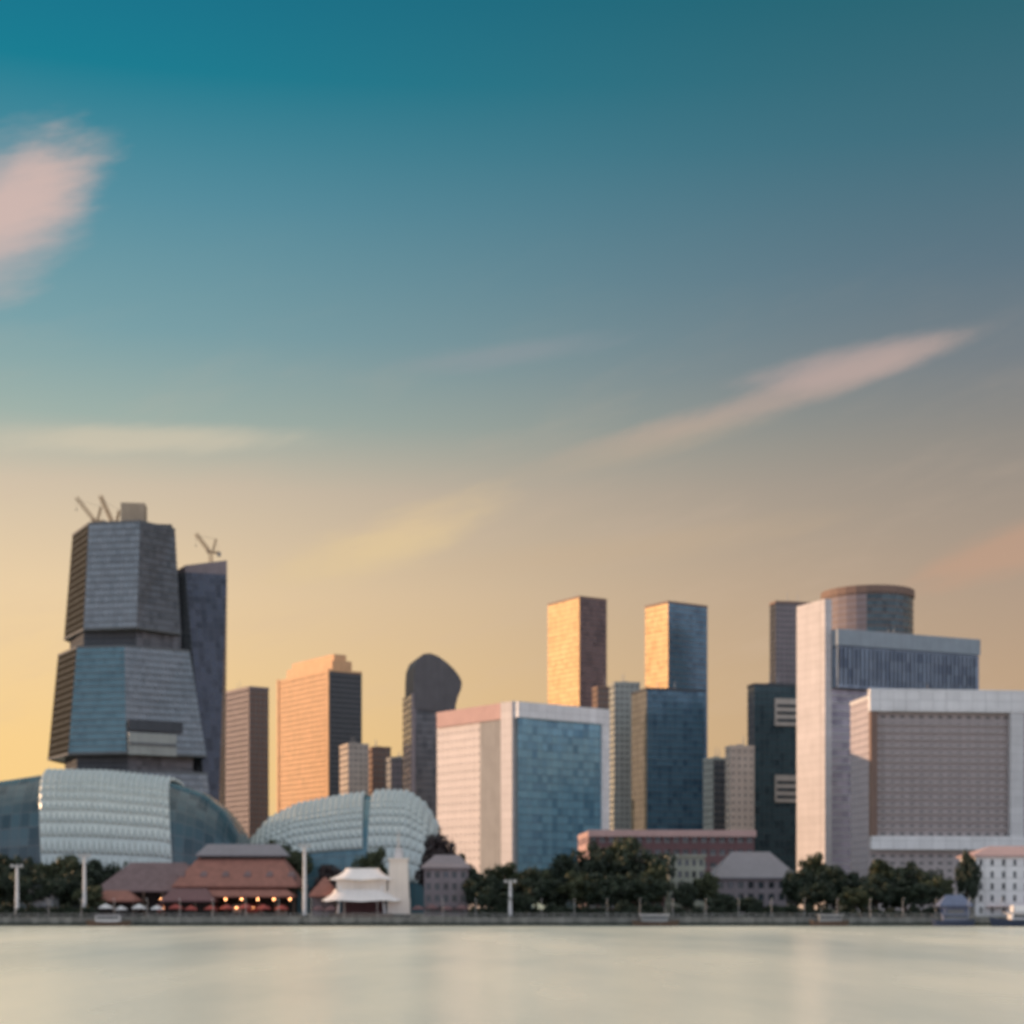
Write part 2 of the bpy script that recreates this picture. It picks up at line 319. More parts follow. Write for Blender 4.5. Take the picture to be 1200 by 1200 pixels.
def grid_wall(bm, a, b, z0, z1, nb, nf, wf, hf, depth, mi=0, sill=0.5):
    """one wall face with nb x nf real openings, their reveals running depth metres in"""
    a, b = Vector(a), Vector(b); e = b-a; L = e.length; e.normalize(); nin = Vector((-e.y, e.x))
    P = lambda u, z, d=0: (a.x+e.x*u+nin.x*d, a.y+e.y*u+nin.y*d, z)
    bw, fh = L/nb, (z1-z0)/nf
    def q(c, uvc): quad_uv(bm, c, uvc, mi)
    for i in range(nb):
        for j in range(nf):
            u0, u1, v0, v1 = i*bw, (i+1)*bw, z0+j*fh, z0+(j+1)*fh
            mx, s0, s1 = bw*(1-wf)/2, fh*(1-hf)*sill, fh*(1-hf)*(1-sill)
            a0, a1, c0, c1 = u0+mx, u1-mx, v0+s0, v1-s1
            O = [(u0, v0), (u1, v0), (u1, v1), (u0, v1)]; I = [(a0, c0), (a1, c0), (a1, c1), (a0, c1)]
            for k in range(4):
                k2 = (k+1) % 4
                q([P(*O[k]), P(*O[k2]), P(*I[k2]), P(*I[k])], [O[k], O[k2], I[k2], I[k]])
                q([P(*I[k]), P(*I[k2]), P(I[k2][0], I[k2][1], depth), P(I[k][0], I[k][1], depth)], [I[k], I[k2], I[k2], I[k]])
    return fh

def corner_footprint(xl, xc, xr, D, th, depth=None):
    """footprint whose near corner stands at pixel column xc, D metres away, its right wall turned th degrees back"""
    th = R(th); kl, kc, kr = [(x-600)/FPX for x in (xl, xc, xr)]
    cx = kc*D
    wr = (kr*D-cx)/(math.cos(th)-kr*math.sin(th))
    wl = depth if depth else (cx-kl*D)/(math.sin(th)+kl*math.cos(th))
    c = Vector((cx, D)); r = c+Vector((math.cos(th), math.sin(th)))*wr; l = c+Vector((-math.sin(th), math.cos(th)))*wl
    return [tuple(c), tuple(r), tuple(r+l-c), tuple(l)]

def tower(name, label, cat, poly, ztop, faces, floor=3.8, roofmat='grey', band='grey', parapet=1.2, group=None, z0=GZ, plant=True, bandh=0.5, seed=0):
    """a building over a convex footprint. faces: one style per wall: ('glass', material) or ('open', material, bay width, width share, height share) or ('blank', material)"""
    rnd = random.Random(sum(map(ord, label)))
    c = Vector((sum(p[0] for p in poly)/len(poly), sum(p[1] for p in poly)/len(poly)))
    root = thing(name, label, cat, (c.x, c.y, z0), group)
    loc = [(p[0]-c.x, p[1]-c.y) for p in poly]; H = ztop-z0; n = len(loc)
    nf = max(2, round(H/floor)); fh = H/nf
    wall = bmesh.new(); wm = []; gls = bmesh.new(); gm = []
    run = 0; any_open = any(f[0] == 'open' for f in faces)
    depth = 0.55
    for i in range(n):
        a, b = loc[i], loc[(i+1) % n]; L = math.hypot(b[0]-a[0], b[1]-a[1]); f = faces[i % len(faces)]
        mt = M[f[1]]
        if f[0] == 'glass':
            if mt not in gm: gm.append(mt)
            quad_uv(gls, [(*a, 0), (*b, 0), (*b, H), (*a, H)], [(run, 0), (run+L, 0), (run+L, H), (run, H)], gm.index(mt))
        else:
            if mt not in wm: wm.append(mt)
            if f[0] == 'blank': quad_uv(wall, [(*a, 0), (*b, 0), (*b, H), (*a, H)], [(run, 0), (run+L, 0), (run+L, H), (run, H)], wm.index(mt))
            else: grid_wall(wall, a, b, 0, H, max(1, round(L/f[2])), nf, f[3], f[4], depth, wm.index(mt))
        run += L
    if wm:
        bmesh.ops.remove_doubles(wall, verts=wall.verts[:], dist=0.001); link_mesh('wall', wall, wm, root)
    else: wall.free()
    if gm:
        bmesh.ops.remove_doubles(gls, verts=gls.verts[:], dist=0.001); link_mesh('curtain_wall', gls, gm, root)
    else: gls.free()
    # roof slab, parapet
    bm = bmesh.new(); add_prism(bm, inset(loc, 0.02), H-0.6, H-0.3); link_mesh('roof', bm, M[roofmat], root)
    bm = bmesh.new(); ring(bm, inset(loc, -0.15), inset(loc, 0.45), H-0.4, H+parapet); link_mesh('parapet', bm, M[band], root)
    # per storey: strips of window behind the openings, slab edges in front of the curtain wall
    if any_open:
        hf = max(f[4] for f in faces if f[0] == 'open'); pin = inset(loc, depth-0.04)
        bm = bmesh.new(); h0 = fh*(1-hf)*0.5-0.05; add_prism(bm, pin, h0, fh-h0, caps=False)
        first = link_mesh('window_band', bm, M['g_win'], root)
        for j in range(1, min(nf, 99)):
            o = first.copy(); COL.objects.link(o); o.parent = root; o.location.z = j*fh
    if gm:
        first = None
        for j in range(1, min(nf, 99)):
            if first is None:
                bm = bmesh.new(); ring(bm, inset(loc, -0.16), inset(loc, 0.1), -bandh/2, bandh/2); first = o = link_mesh('floor_band', bm, M[band], root)
            else: o = first.copy(); COL.objects.link(o); o.parent = root
            o.location.z = j*fh
    if plant:
        ip = inset(loc, 2.0); P = lambda u, v: Vector(ip[0])+(Vector(ip[1])-Vector(ip[0]))*u+(Vector(ip[-1])-Vector(ip[0]))*v
        ang = math.atan2(loc[1][1]-loc[0][1], loc[1][0]-loc[0][0])
        L0 = (Vector(ip[1])-Vector(ip[0])).length; L1 = (Vector(ip[-1])-Vector(ip[0])).length
        k = P(0.5, 0.55); bm = bmesh.new(); add_box(bm, (k.x, k.y, H+0.9), (L0*0.35, L1*0.35, 2.6), ang); link_mesh('plant_room', bm, M[band], root)
        for q in range(3):
            k = P(rnd.uniform(0.1, 0.9), rnd.choice((0.12, 0.9))); bm = bmesh.new(); add_box(bm, (k.x, k.y, H+0.35), (2.4, 1.8, 1.5), ang); link_mesh('cooling_unit', bm, M['steel'], root)
    if plant and H > 60:
        for q in range(2):
            k = P(rnd.uniform(0.25, 0.75), rnd.uniform(0.35, 0.7)); bm = bmesh.new(); add_tube(bm, (k.x, k.y, H+2.0), (k.x, k.y, H+rnd.uniform(5, 9)), 0.22, 0.08, 6); link_mesh('antenna', bm, M['steel'], root)
    root['h'] = H
    return root, loc, c, H
def ring(bm, outer, inner, z0, z1):
    n = len(outer); V = lambda p, z: bm.verts.new((p[0], p[1], z))
    A, B, Cc, Dd = [V(p, z0) for p in outer], [V(p, z1) for p in outer], [V(p, z1) for p in inner], [V(p, z0) for p in inner]
    for i in range(n):
        j = (i+1) % n
        for s in ((A[i], A[j], B[j], B[i]), (B[i], B[j], Cc[j], Cc[i]), (Cc[i], Cc[j], Dd[j], Dd[i]), (Dd[i], Dd[j], A[j], A[i])): bm.faces.new(s)
def cleanup(o):
    if 'h' in o: del o['h']

# ------------------------------------------------------------------ ground, water, promenade
def sheet(name, x0, x1, y0, y1, z, mat, nx=1, ny=1):
    bm = bmesh.new(); add_box(bm, ((x0+x1)/2, (y0+y1)/2, z-0.5), (x1-x0, y1-y0, 1.0)); return tag(link_mesh(name, bm, mat), kind='structure')
bm = bmesh.new(); quad_uv(bm, [(-9000, -3000, 0), (9000, -3000, 0), (9000, 520, 0), (-9000, 520, 0)], [(0, 0)]*4)
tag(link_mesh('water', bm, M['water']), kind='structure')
SH = 500.0                                      # distance of the quay
bm = bmesh.new(); quad_uv(bm, [(-20000, SH+18, GZ), (20000, SH+18, GZ), (20000, 30000, GZ), (-20000, 30000, GZ)], [(0, 0)]*4)
tag(link_mesh('ground', bm, M['land']), kind='structure')
bm = bmesh.new(); add_box(bm, (0, SH+9, 0.35), (4000, 18, 4.3)); tag(link_mesh('promenade', bm, M['paving']), kind='structure')
bm = bmesh.new(); add_box(bm, (0, SH-0.4, 0.3), (4000, 0.8, 3.6)); add_box(bm, (0, SH-0.35, 2.3), (4000, 1.1, 0.5)); tag(link_mesh('quay_wall', bm, M['quay']), kind='structure')
bm = bmesh.new(); quad_uv(bm, [(-2000, SH+92, GZ+0.012), (2000, SH+92, GZ+0.012), (2000, SH+108, GZ+0.012), (-2000, SH+108, GZ+0.012)], [(0, 0)]*4); tag(link_mesh('road', bm, M['asphalt']), kind='structure')

# ------------------------------------------------------------------ towers
def seg_poly(pts): return [(px_x(x, d), d) for x, d in pts]
def south_tower():
    D = 1000
    root = thing('office_tower', 'tallest dark tower of stacked slanted glass blocks with cranes on its roof', 'office tower', (px_x(145, D), D, GZ))
    base = Vector((px_x(145, D), D, 0))
    def blk(y0, y1, bot, top, mi, mats, bandm):
        B = [(x-base.x, y-base.y) for x, y in seg_poly(bot)]; Tp = [(x-base.x, y-base.y) for x, y in seg_poly(top)]
        z0, z1 = px_z(y0, D)-GZ, px_z(y1, D)-GZ
        bm = bmesh.new(); add_prism(bm, B, z0, z1, Tp, mi); link_mesh('curtain_wall', bm, [M[m] for m in mats], root)
        nf = round((z1-z0)/3.9)
        for j in range(nf+1):
            t = j/nf; P = [(b[0]+(q[0]-b[0])*t, b[1]+(q[1]-b[1])*t) for b, q in zip(B, Tp)]
            bm = bmesh.new(); h = 0.22 if 0 < j < nf else 0.7; ring(bm, inset(P, -0.22), inset(P, 0.15), z0+(z1-z0)*t-h, z0+(z1-z0)*t+h); link_mesh('floor_band', bm, M[bandm], root)
    # polygons counter-clockwise from the left front corner: (pixel column, distance)
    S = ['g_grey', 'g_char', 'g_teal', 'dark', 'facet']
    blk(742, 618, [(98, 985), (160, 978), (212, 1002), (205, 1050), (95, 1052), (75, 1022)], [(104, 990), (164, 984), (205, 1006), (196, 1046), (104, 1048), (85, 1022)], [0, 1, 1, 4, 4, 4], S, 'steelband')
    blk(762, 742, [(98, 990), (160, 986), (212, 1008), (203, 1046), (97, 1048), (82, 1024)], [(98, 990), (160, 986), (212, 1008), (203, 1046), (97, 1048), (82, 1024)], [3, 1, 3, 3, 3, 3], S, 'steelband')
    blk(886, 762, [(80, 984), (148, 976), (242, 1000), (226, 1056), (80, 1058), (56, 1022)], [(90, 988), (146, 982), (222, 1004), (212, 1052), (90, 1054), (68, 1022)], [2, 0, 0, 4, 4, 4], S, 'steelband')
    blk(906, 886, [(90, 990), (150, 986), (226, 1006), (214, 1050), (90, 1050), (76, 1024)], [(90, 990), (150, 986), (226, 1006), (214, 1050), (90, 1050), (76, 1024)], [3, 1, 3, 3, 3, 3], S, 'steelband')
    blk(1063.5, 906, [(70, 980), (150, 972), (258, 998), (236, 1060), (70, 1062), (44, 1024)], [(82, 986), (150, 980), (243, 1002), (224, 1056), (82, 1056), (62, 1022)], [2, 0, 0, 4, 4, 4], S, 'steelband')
    # pale sky terrace wrapped round the right half, a dark storey above it
    a, b = [Vector(seg_poly([q])[0])-base.xy for q in ((149, 976), (206, 991.5))]
    z = lambda y: px_z(y, D)-GZ
    face_box(root, 'terrace_panel', a, b, 0.5, (b-a).length, z(888), z(863), 0.0, 1.6, M['greengrey'])
    face_box(root, 'terrace_ledge', a, b, 0.7, (b-a).length-0.3, z(877), z(874), 1.62, 2.3, M['steelband'])
    face_box(root, 'terrace_recess', a, b, 0.5, (b-a).length+4, z(860), z(848), -0.4, 0.9, M['dark'])
    # lift core above the roof
    bm = bmesh.new(); k = Vector((px_x(157, 1015), 1015, 0))-base; add_box(bm, (k.x, k.y, z(604)), (14, 12, (604-585)), 0.1); link_mesh('lift_core', bm, M['tan'], root)
    bm = bmesh.new(); k = Vector((px_x(182, 1018), 1018, 0))-base; add_box(bm, (k.x, k.y, z(614)), (20, 14, 5), 0.15); link_mesh('plant_room', bm, M['dark'], root)
    return root, z(618)+GZ
_, ZT = south_tower()

def luffing_crane(x, y, zb, mast_h, jib, ang, rz, label):
    root = thing('tower_crane', label, 'crane', (x, y, zb)); root.rotation_euler.z = rz
    def lattice(bm, p, q, wdt, n):
        p, q = Vector(p), Vector(q); d = (q-p); s = d.normalized().cross(Vector((0, 1, 0)))
        if s.length < 0.1: s = Vector((1, 0, 0))
        s.normalize(); t = Vector((0, 1, 0)); c = [(s*i+t*j)*wdt/2 for i, j in ((-1, -1), (1, -1), (1, 1), (-1, 1))]
        for k in c: add_tube(bm, p+k, q+k, 0.24, n=5)
        for i in range(n):
            a, b = p+d*(i/n), p+d*((i+1)/n)
            for k in range(4):
                k2 = (k+1) % 4; add_tube(bm, a+c[k], b+c[k2], 0.14, n=4); add_tube(bm, a+c[k], a+c[k2], 0.14, n=4)
    bm = bmesh.new(); lattice(bm, (0, 0, 0), (0, 0, mast_h), 2.2, int(mast_h/2)); link_mesh('mast', bm, M['crane'], root)
    bm = bmesh.new(); add_box(bm, (-1.5, 0, mast_h+0.6), (7.5, 2.6, 1.0)); link_mesh('slewing_platform', bm, M['crane'], root)
    bm = bmesh.new(); add_box(bm, (1.6, -1.9, mast_h+1.6), (1.8, 1.4, 2.2)); link_mesh('cab', bm, M['offwhite'], root)
    bm = bmesh.new(); add_box(bm, (-5, 0, mast_h-0.4), (2.2, 2.4, 2.4)); link_mesh('counterweight', bm, M['grey'], root)
    e = (math.cos(ang)*jib, 0, mast_h+1+math.sin(ang)*jib)
    bm = bmesh.new(); lattice(bm, (0.8, 0, mast_h+1), e, 1.8, int(jib/2)); link_mesh('jib', bm, M['crane'], root)
    bm = bmesh.new(); lattice(bm, (-1.2, 0, mast_h+1), (-3.2, 0, mast_h+9), 0.9, 4); link_mesh('back_mast', bm, M['crane'], root)
    bm = bmesh.new(); add_tube(bm, (-3.2, 0, mast_h+9), (e[0]*0.9, 0, mast_h+1+(e[2]-mast_h-1)*0.9), 0.07, n=4); add_tube(bm, (-3.2, 0, mast_h+9), (-5, 0, mast_h+1), 0.07, n=4); link_mesh('pendant_cable', bm, M['dark'], root)
    bm = bmesh.new(); add_tube(bm, e, (e[0], 0, e[2]-7), 0.06, n=4); add_box(bm, (e[0], 0, e[2]-7.4), (0.6, 0.6, 0.9)); link_mesh('hook_block', bm, M['dark'], root)
luffing_crane(px_x(112, 1020), 1020, ZT-0.5, 8, 18, R(50), R(178), 'tan luffing crane with steep jib, left one on the tallest tower')
luffing_crane(px_x(134, 1030), 1030, ZT-0.5, 8, 20, R(62), R(165), 'tan luffing crane beside the lift core on the tallest tower')

def side_tower():
    D = 1030
    root = thing('office_tower', 'slim dark tower with slanted top and pale wedge close behind the tallest tower', 'office tower', (px_x(240, D), D+20, GZ))
    base = Vector((px_x(240, D), D+20))
    z = lambda y: px_z(y, D)-GZ
    P = lambda pts: [Vector(q)-base for q in seg_poly(pts)]
    # grey facet that narrows upwards and the dark facet beside it share a leaning edge
    bot = P([(205, 1030), (252, 1012), (263, 1034), (252, 1075), (205, 1078)]); top = P([(207, 1032), (217, 1026), (266, 1034), (258, 1070), (207, 1074)])
    bm = bmesh.new(); add_prism(bm, bot, 0, z(672), top, [0, 1, 1, 1, 1]); link_mesh('curtain_wall', bm, [M['g_grey'], M['g_ink']], root)
    bm = bmesh.new(); V = [bm.verts.new((p.x, p.y, h)) for p, h in zip(top, (z(672),)*5)]; W2 = [bm.verts.new((p.x, p.y, h)) for p, h in zip(top, (z(668), z(664), z(655), z(655), z(668)))]
    for i in range(5): bm.faces.new([V[i], V[(i+1) % 5], W2[(i+1) % 5], W2[i]])
    bm.faces.new(W2); link_mesh('crown', bm, M['mauve'], root)
    nf = 52
    for j in range(1, nf):
        t = j/nf; Q = [tuple(b+(q-b)*t) for b, q in zip(bot, top)]
        bm = bmesh.new(); ring(bm, inset(Q, -0.18), inset(Q, 0.1), z(672)*t-0.2, z(672)*t+0.2); link_mesh('floor_band', bm, M['dark'], root)
    return root
side_tower()
luffing_crane(px_x(247, 1045), 1045, px_z(662, 1030), 10, 14, R(50), R(190), 'tan luffing crane alone on the slim slanted tower')

def T(name, label, xl, xc, xr, y, D, th, faces, cat='building', depth=None, **kw):
    return tower(name, label, cat, corner_footprint(xl, xc, xr, D, th, depth), px_z(y, D), faces, **kw)
O = lambda m, bay=3.4, wf=0.6, hf=0.5: ('open', m, bay, wf, hf)

# mauve block right of the dark towers
T('office_block', 'mauve-grey office block between the slim dark tower and the orange-lit tower', 250, 292, 315, 806, 1180, 35, [O('brown'), O('mauve'), O('mauve'), O('mauve', 3, 0.55, 0.5)], 'office block', band='mauve')
# orange tower
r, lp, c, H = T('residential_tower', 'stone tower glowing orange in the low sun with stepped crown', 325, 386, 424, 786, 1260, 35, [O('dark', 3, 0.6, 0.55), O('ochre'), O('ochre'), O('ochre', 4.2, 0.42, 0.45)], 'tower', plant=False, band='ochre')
k = inset(lp, 5.5)
bm = bmesh.new(); add_prism(bm, k, H-0.3, H+9); add_prism(bm, inset(k, 3), H+9, H+14); link_mesh('crown', bm, M['ochre'], r)
a, b = lp[3], lp[0]; L = math.hypot(a[0]-b[0], a[1]-b[1])
face_box(r, 'corner_pier', a, b, 0.2, 3.2, 0, H+2, 0, 0.8, M['ochre']); face_box(r, 'corner_pier', a, b, L-3.4, L-0.3, 0, H+2, 0, 0.8, M['ochre'])
# small blocks between
T('apartment_block', 'small pale pink block at the foot of the orange-lit tower', 398, 408, 432, 873, 1080, 20, [O('beige', 3, 0.4, 0.4), O('beige'), O('beige'), O('beige')], 'apartment block', band='beige')
T('apartment_block', 'small dark brown block before the yellow sky gap', 430, 436, 458, 877, 1120, 15, [O('brown', 3, 0.5, 0.5), O('brown'), O('brown'), O('brown')], 'apartment block', band='brown')
T('apartment_block', 'low grey block beside the round-crowned dark tower', 452, 458, 484, 889, 1060, 15, [O('mauve', 3, 0.5, 0.5), O('grey'), O('grey'), O('grey')], 'apartment block', band='grey')

# dark tower with a rounded, leaning crown
def round_crown_tower():
    D = 1000
    poly = corner_footprint(472, 483, 534, D, 14)
    r, lp, c, H = tower('office_tower', 'dark purple-grey tower with rounded leaning crown beside the white hotel', 'office tower', poly, px_z(812, D), [('glass', 'g_char'), ('glass', 'g_char'), ('glass', 'g_char'), ('glass', 'g_mauve')], parapet=0.1, plant=False, band='dark')
    # crown: a rounded drum end that leans out over the right side of the shaft
    a, b, d = Vector(lp[0]), Vector(lp[1]), Vector(lp[3]); e = (b-a).normalized(); nrm = Vector((e.y, -e.x))
    out = [(485, 830), (485, 796), (486, 781), (490, 771), (496, 766), (504, 765), (513, 768), (522, 774), (531, 782), (538, 791), (541, 798), (540, 806), (536, 816), (531, 836)]
    q0 = Vector((c.x, c.y)); bm = bmesh.new(); rows = []
    for o in (nrm*0.9, (d-a)*0.92):
        row = []
        for px, py in out:
            k = (px-600)/FPX; p = a+q0; u = (p.x-k*p.y)/(k*e.y-e.x); row.append(bm.verts.new((*(a+e*u+o), px_z(py, D)-GZ)))
        rows.append(row)
    A, B = rows; n = len(out)
    for i in range(n): bm.faces.new([A[i], B[i], B[(i+1) % n], A[(i+1) % n]])
    bm.faces.new(list(reversed(A))); bm.faces.new(B); bmesh.ops.recalc_face_normals(bm, faces=bm.faces[:]); link_mesh('crown', bm, M['slate'], r)
    face_box(r, 'edge_fin', a, b, -0.4, 1.8, 0, px_z(812, D)-GZ, -0.5, 0.8, M['mauve'])
round_crown_tower()

# twin blade towers behind
T('office_tower', 'bronze blade tower, glowing sunlit half beside a dark brown half, behind the white hotel', 642, 679, 711, 700, 1330, 33, [('glass', 'g_maroon'), ('glass', 'g_maroon'), ('glass', 'g_sunlit'), ('glass', 'g_sunlit')], 'office tower', band='brown', bandh=0.35)
T('office_tower', 'bronze blade tower, narrow sunlit strip beside a slate blue half, behind the navy block', 756, 783, 829, 706, 1210, 34, [('glass', 'g_navy'), ('glass', 'g_navy'), ('glass', 'g_sunlit'), ('glass', 'g_sunlit')], 'office tower', band='brown', bandh=0.35)
T('office_block', 'narrow brown block peeping over the roof edge of the white hotel', 694, 700, 720, 806, 1150, 15, [O('brown'), O('brown'), O('brown'), O('brown')], 'office block', band='brown')
T('residential_tower', 'pale grey-green tower between the white hotel and the navy glass block', 714, 720, 750, 801, 1060, 10, [O('greengrey', 3.2, 0.5, 0.4), O('greengrey'), O('greengrey'), O('greengrey')], 'tower', band='greengrey')
T('office_block', 'navy blue glass block with darker side before the bronze blade towers', 740, 758, 826, 808, 1000, 16, [('glass', 'g_navy'), ('glass', 'g_navy'), ('glass', 'g_char'), ('glass', 'g_char')], 'office block', band='dark', bandh=0.3)
T('apartment_block', 'slim teal-grey block right of the navy glass block', 824, 836, 856, 890, 940, 25, [O('dark', 3, 0.6, 0.6), O('greengrey'), O('greengrey'), O('greengrey', 3, 0.5, 0.4)], 'apartment block', band='greengrey')
T('apartment_block', 'pale pinkish slab block left of the dark banded tower', 850, 856, 884, 876, 900, 10, [O('beige', 3, 0.35, 0.35), O('beige'), O('beige'), O('beige')], 'apartment block', band='beige')

# hotel with the concave blue front
def blue_hotel():
    D = 800
    poly = corner_footprint(512, 602, 708, D, 38)
    C0, R0, B0, L0 = [Vector(p) for p in poly]
    # the blue front sags gently inwards
    e = (R0-C0); nin = Vector((-e.y, e.x)).normalized(); arc = [C0+e*(i/8)+nin*(2.6*math.sin(math.pi*i/8)) for i in range(9)]
    r, lp, c, H = tower('hotel', 'white hotel with concave blue glass front in a pale frame', 'hotel', [tuple(p) for p in (C0, R0, B0, L0)], px_z(826, D), [('blank', 'grey'), O('offwhite', 3.4, 0.4, 0.26), O('beige', 3.4, 0.4, 0.26), O('blush', 3.6, 0.26, 0.24)], band='offwhite', parapet=1.5)
    a, b, bk, l = [Vector(p) for p in lp]
    W_, LW = (b-a).length, (a-l).length
    # curtain wall standing 1.2 m in front of the structural wall, with the frame round it
    bm = bmesh.new(); pts = [(a+(b-a)*(i/8)+Vector((e.y, -e.x)).normalized()*(2.9-1.8*math.sin(math.pi*i/8))) for i in range(9)]; u = 0
    for i in range(8):
        s = (pts[i+1]-pts[i]).length; quad_uv(bm, [(*pts[i], 7), (*pts[i+1], 7), (*pts[i+1], H-6), (*pts[i], H-6)], [(u, 0), (u+s, 0), (u+s, H-13), (u, H-13)]); u += s
    bmesh.ops.remove_doubles(bm, verts=bm.verts[:], dist=0.001); link_mesh('curtain_wall', bm, M['g_blue'], r)
    n2 = Vector((e.y, -e.x)).normalized()
    for j in range(1, int((H-13)/3.8)+1):
        bm = bmesh.new(); z = 7+j*3.8
        o_ = [p+n2*0.12 for p in pts]; V0 = [bm.verts.new((*p, z-0.16)) for p in o_]; V1 = [bm.verts.new((*p, z+0.16)) for p in o_]; V2 = [bm.verts.new((*p, z+0.16)) for p in pts]; V3 = [bm.verts.new((*p, z-0.16)) for p in pts]
        for i in range(8):
            for A_, B_ in ((V0, V1), (V1, V2), (V3, V0)): bm.faces.new([A_[i], A_[i+1], B_[i+1], B_[i]])
        link_mesh('floor_band', bm, M['g_navy'], r)
    face_box(r, 'front_frame', a, b, 0, W_+0.5, H-6, H+1.4, 0.1, 3.6, M['white'])
    face_box(r, 'front_frame', a, b, W_-4.2, W_+0.52, 0.2, H-6.03, 0.1, 3.55, M['white'])
    face_box(r, 'front_frame', a, b, 0, W_-4.25, 0.2, 7.2, 0.1, 3.55, M['white'])
    face_box(r, 'corner_fin', l, a, LW-8.5, LW+0.3, 0.1, H+1.7, -3.6, 1.2, M['paleend'])
    face_box(r, 'recessed_strip', l, a, LW-26, LW-10, 2, H-2, -0.2, 0.25, M['grey'])
    face_box(r, 'roof_fascia', l, a, 1, LW-9, H-6, H+1.6, 0.05, 0.9, M['pink'])
    bm = bmesh.new(); q = (a+b)/2+n2*14; ang = math.atan2((b-a).y, (b-a).x); add_box(bm, (q.x, q.y, 4.5), (W_*0.85, 22, 9), ang); link_mesh('podium', bm, M['g_teal'], r)
blue_hotel()

# dark banded tower and the one behind it
r, lp, c, H = T('office_block', 'dark teal tower with two pale bands left of the white slab tower', 876, 884, 940, 803, 960, 12, [('glass', 'g_dteal'), ('glass', 'g_dteal'), ('glass', 'g_dteal'), ('glass', 'g_char')], 'office block', band='dark', bandh=0.3)
a, b = Vector(lp[0]), Vector(lp[1]); L = (b-a).length
for y0, y1 in ((850, 818), (940, 908)): face_box(r, 'pale_band', a, b, L*0.42, L+0.3, px_z(y0, 960)-GZ, px_z(y1, 960)-GZ, 0.05, 1.3, M['beige']); [face_box(r, 'window_band', a, b, L*0.42+1, L-0.8, px_z(y0, 960)-GZ+2.2+4.1*k, px_z(y0, 960)-GZ+3.9+4.1*k, 1.32, 1.42, M['g_win']) for k in range(3)]
r, lp, c, H = T('residential_tower', 'grey-purple tower rising behind the dark banded tower', 902, 909, 955, 706, 1180, 14, [O('mauve', 3.2, 0.6, 0.55), O('mauve'), O('mauve'), O('dark')], 'tower', band='brown')

# white slab tower with louvred upper storeys
def slab_tower():
    D = 850
    r, lp, c, H = T('hotel', 'white slab tower with high end wall and overhanging blue-grey louvred top', 936, 968, 1138, 742, D, 24, [('glass', 'g_mauve'), O('offwhite'), O('offwhite'), ('blank', 'offwhite')], 'hotel', band='offwhite', plant=True)
    a, b, bk, l = [Vector(p) for p in lp]; W_, LW = (b-a).length, (a-l).length
    z = lambda y: px_z(y, D)-GZ
    face_box(r, 'end_wall', l, a, -0.5, LW+0.6, 0.05, z(702), -3.0, 1.0, M['paleend'])
    face_box(r, 'louvred_top', a, b, 3.5, W_+1, z(806), z(758), 0.1, 5.0, M['g_steel'])
    face_box(r, 'roof_band', a, b, 3.2, W_+1.5, z(757), z(738), 0.1, 5.6, M['bluegrey'])
    n = 34
    o = None
    for i in range(n):
        u = 4.2+(W_-4)*i/n
        if o is None: o = face_box(r, 'louvre_fin', a, b, u, u+0.45, z(803), z(759.5), 5.02, 5.7, M['dark']); base_u = u
        else:
            q = o.copy(); COL.objects.link(q); q.parent = r; e = (b-a).normalized()*(u-base_u); q.location = (e.x, e.y, 0)
    n2 = Vector(((b-a).y, -(b-a).x)).normalized()
    bm = bmesh.new(); q = a+(b-a)*0.25+n2*14; ang = math.atan2((b-a).y, (b-a).x); add_box(bm, (q.x, q.y, 7), (W_*0.42, 16, 14), ang); link_mesh('podium', bm, M['g_dteal'], r)
slab_tower()

# round tower behind the slab
D = 1010; cx = px_x(1029, D); rad = 54/FPX*D
poly = [(cx+rad*math.cos(2*math.pi*i/28-math.pi/2), D+30+rad*math.sin(2*math.pi*i/28-math.pi/2)) for i in range(28)]
r, lp, c, H = tower('office_tower', 'round dark-crowned tower showing above the white slab tower', 'office tower', poly, px_z(697, D+30), [('blank', 'mauve') if 20 <= i <= 26 else ('glass', 'g_dteal') for i in range(28)], band='brown', plant=False, parapet=1.2)  # left facets paler: the sunlit side is put into the colour
bm = bmesh.new(); ring(bm, inset(lp, -0.8), inset(lp, 0.5), H-3.2, H+1.1); link_mesh('crown_ring', bm, M['brown'], r)

# framed taupe hotel at the right
def taupe_hotel():
    D = 760
    r, lp, c, H = T('hotel', 'broad taupe gridded hotel in a white frame at the right of the skyline', 1004, 1018, 1262, 818, D, 6, [O('taupe', 4.3, 0.5, 0.40), O('offwhite'), O('offwhite'), O('lav', 3.6, 0.3, 0.4)], 'hotel', depth=27, floor=3.3, band='offwhite')
    a, b, bk, l = [Vector(p) for p in lp]; W_ = (b-a).length; z = lambda y: px_z(y, D)-GZ; s = D/FPX
    face_box(r, 'top_frame', a, b, -0.4, W_+0.4, z(834), z(808), 0.05, 3.4, M['white'])
    face_box(r, 'bottom_frame', a, b, 0.5, W_+0.4, z(996), z(980), 0.05, 3.4, M['white'])
    face_box(r, 'side_frame', a, b, 0.05, 3.0, z(980)+0.03, z(834)-0.03, 0.05, 3.0, M['brown'])  # brown here is shade on the white frame, put into the colour
    u = (1187-1018)*s
    face_box(r, 'side_frame', a, b, u, u+6.5, z(980)+0.03, z(834)-0.03, 0.05, 3.0, M['offwhite'])
    first = None                                    # balcony slabs, one per storey
    for j in range(1, int((z(834)-z(980))/3.3)):
        if first is None: first = o = face_box(r, 'balcony', a, b, 3.2, u-0.2, z(980)+3.3*j, z(980)+3.3*j+0.9, 0.05, 1.1, M['taupe'])
        else: o = first.copy(); COL.objects.link(o); o.parent = r; o.location.z = 3.3*(j-1)
taupe_hotel()

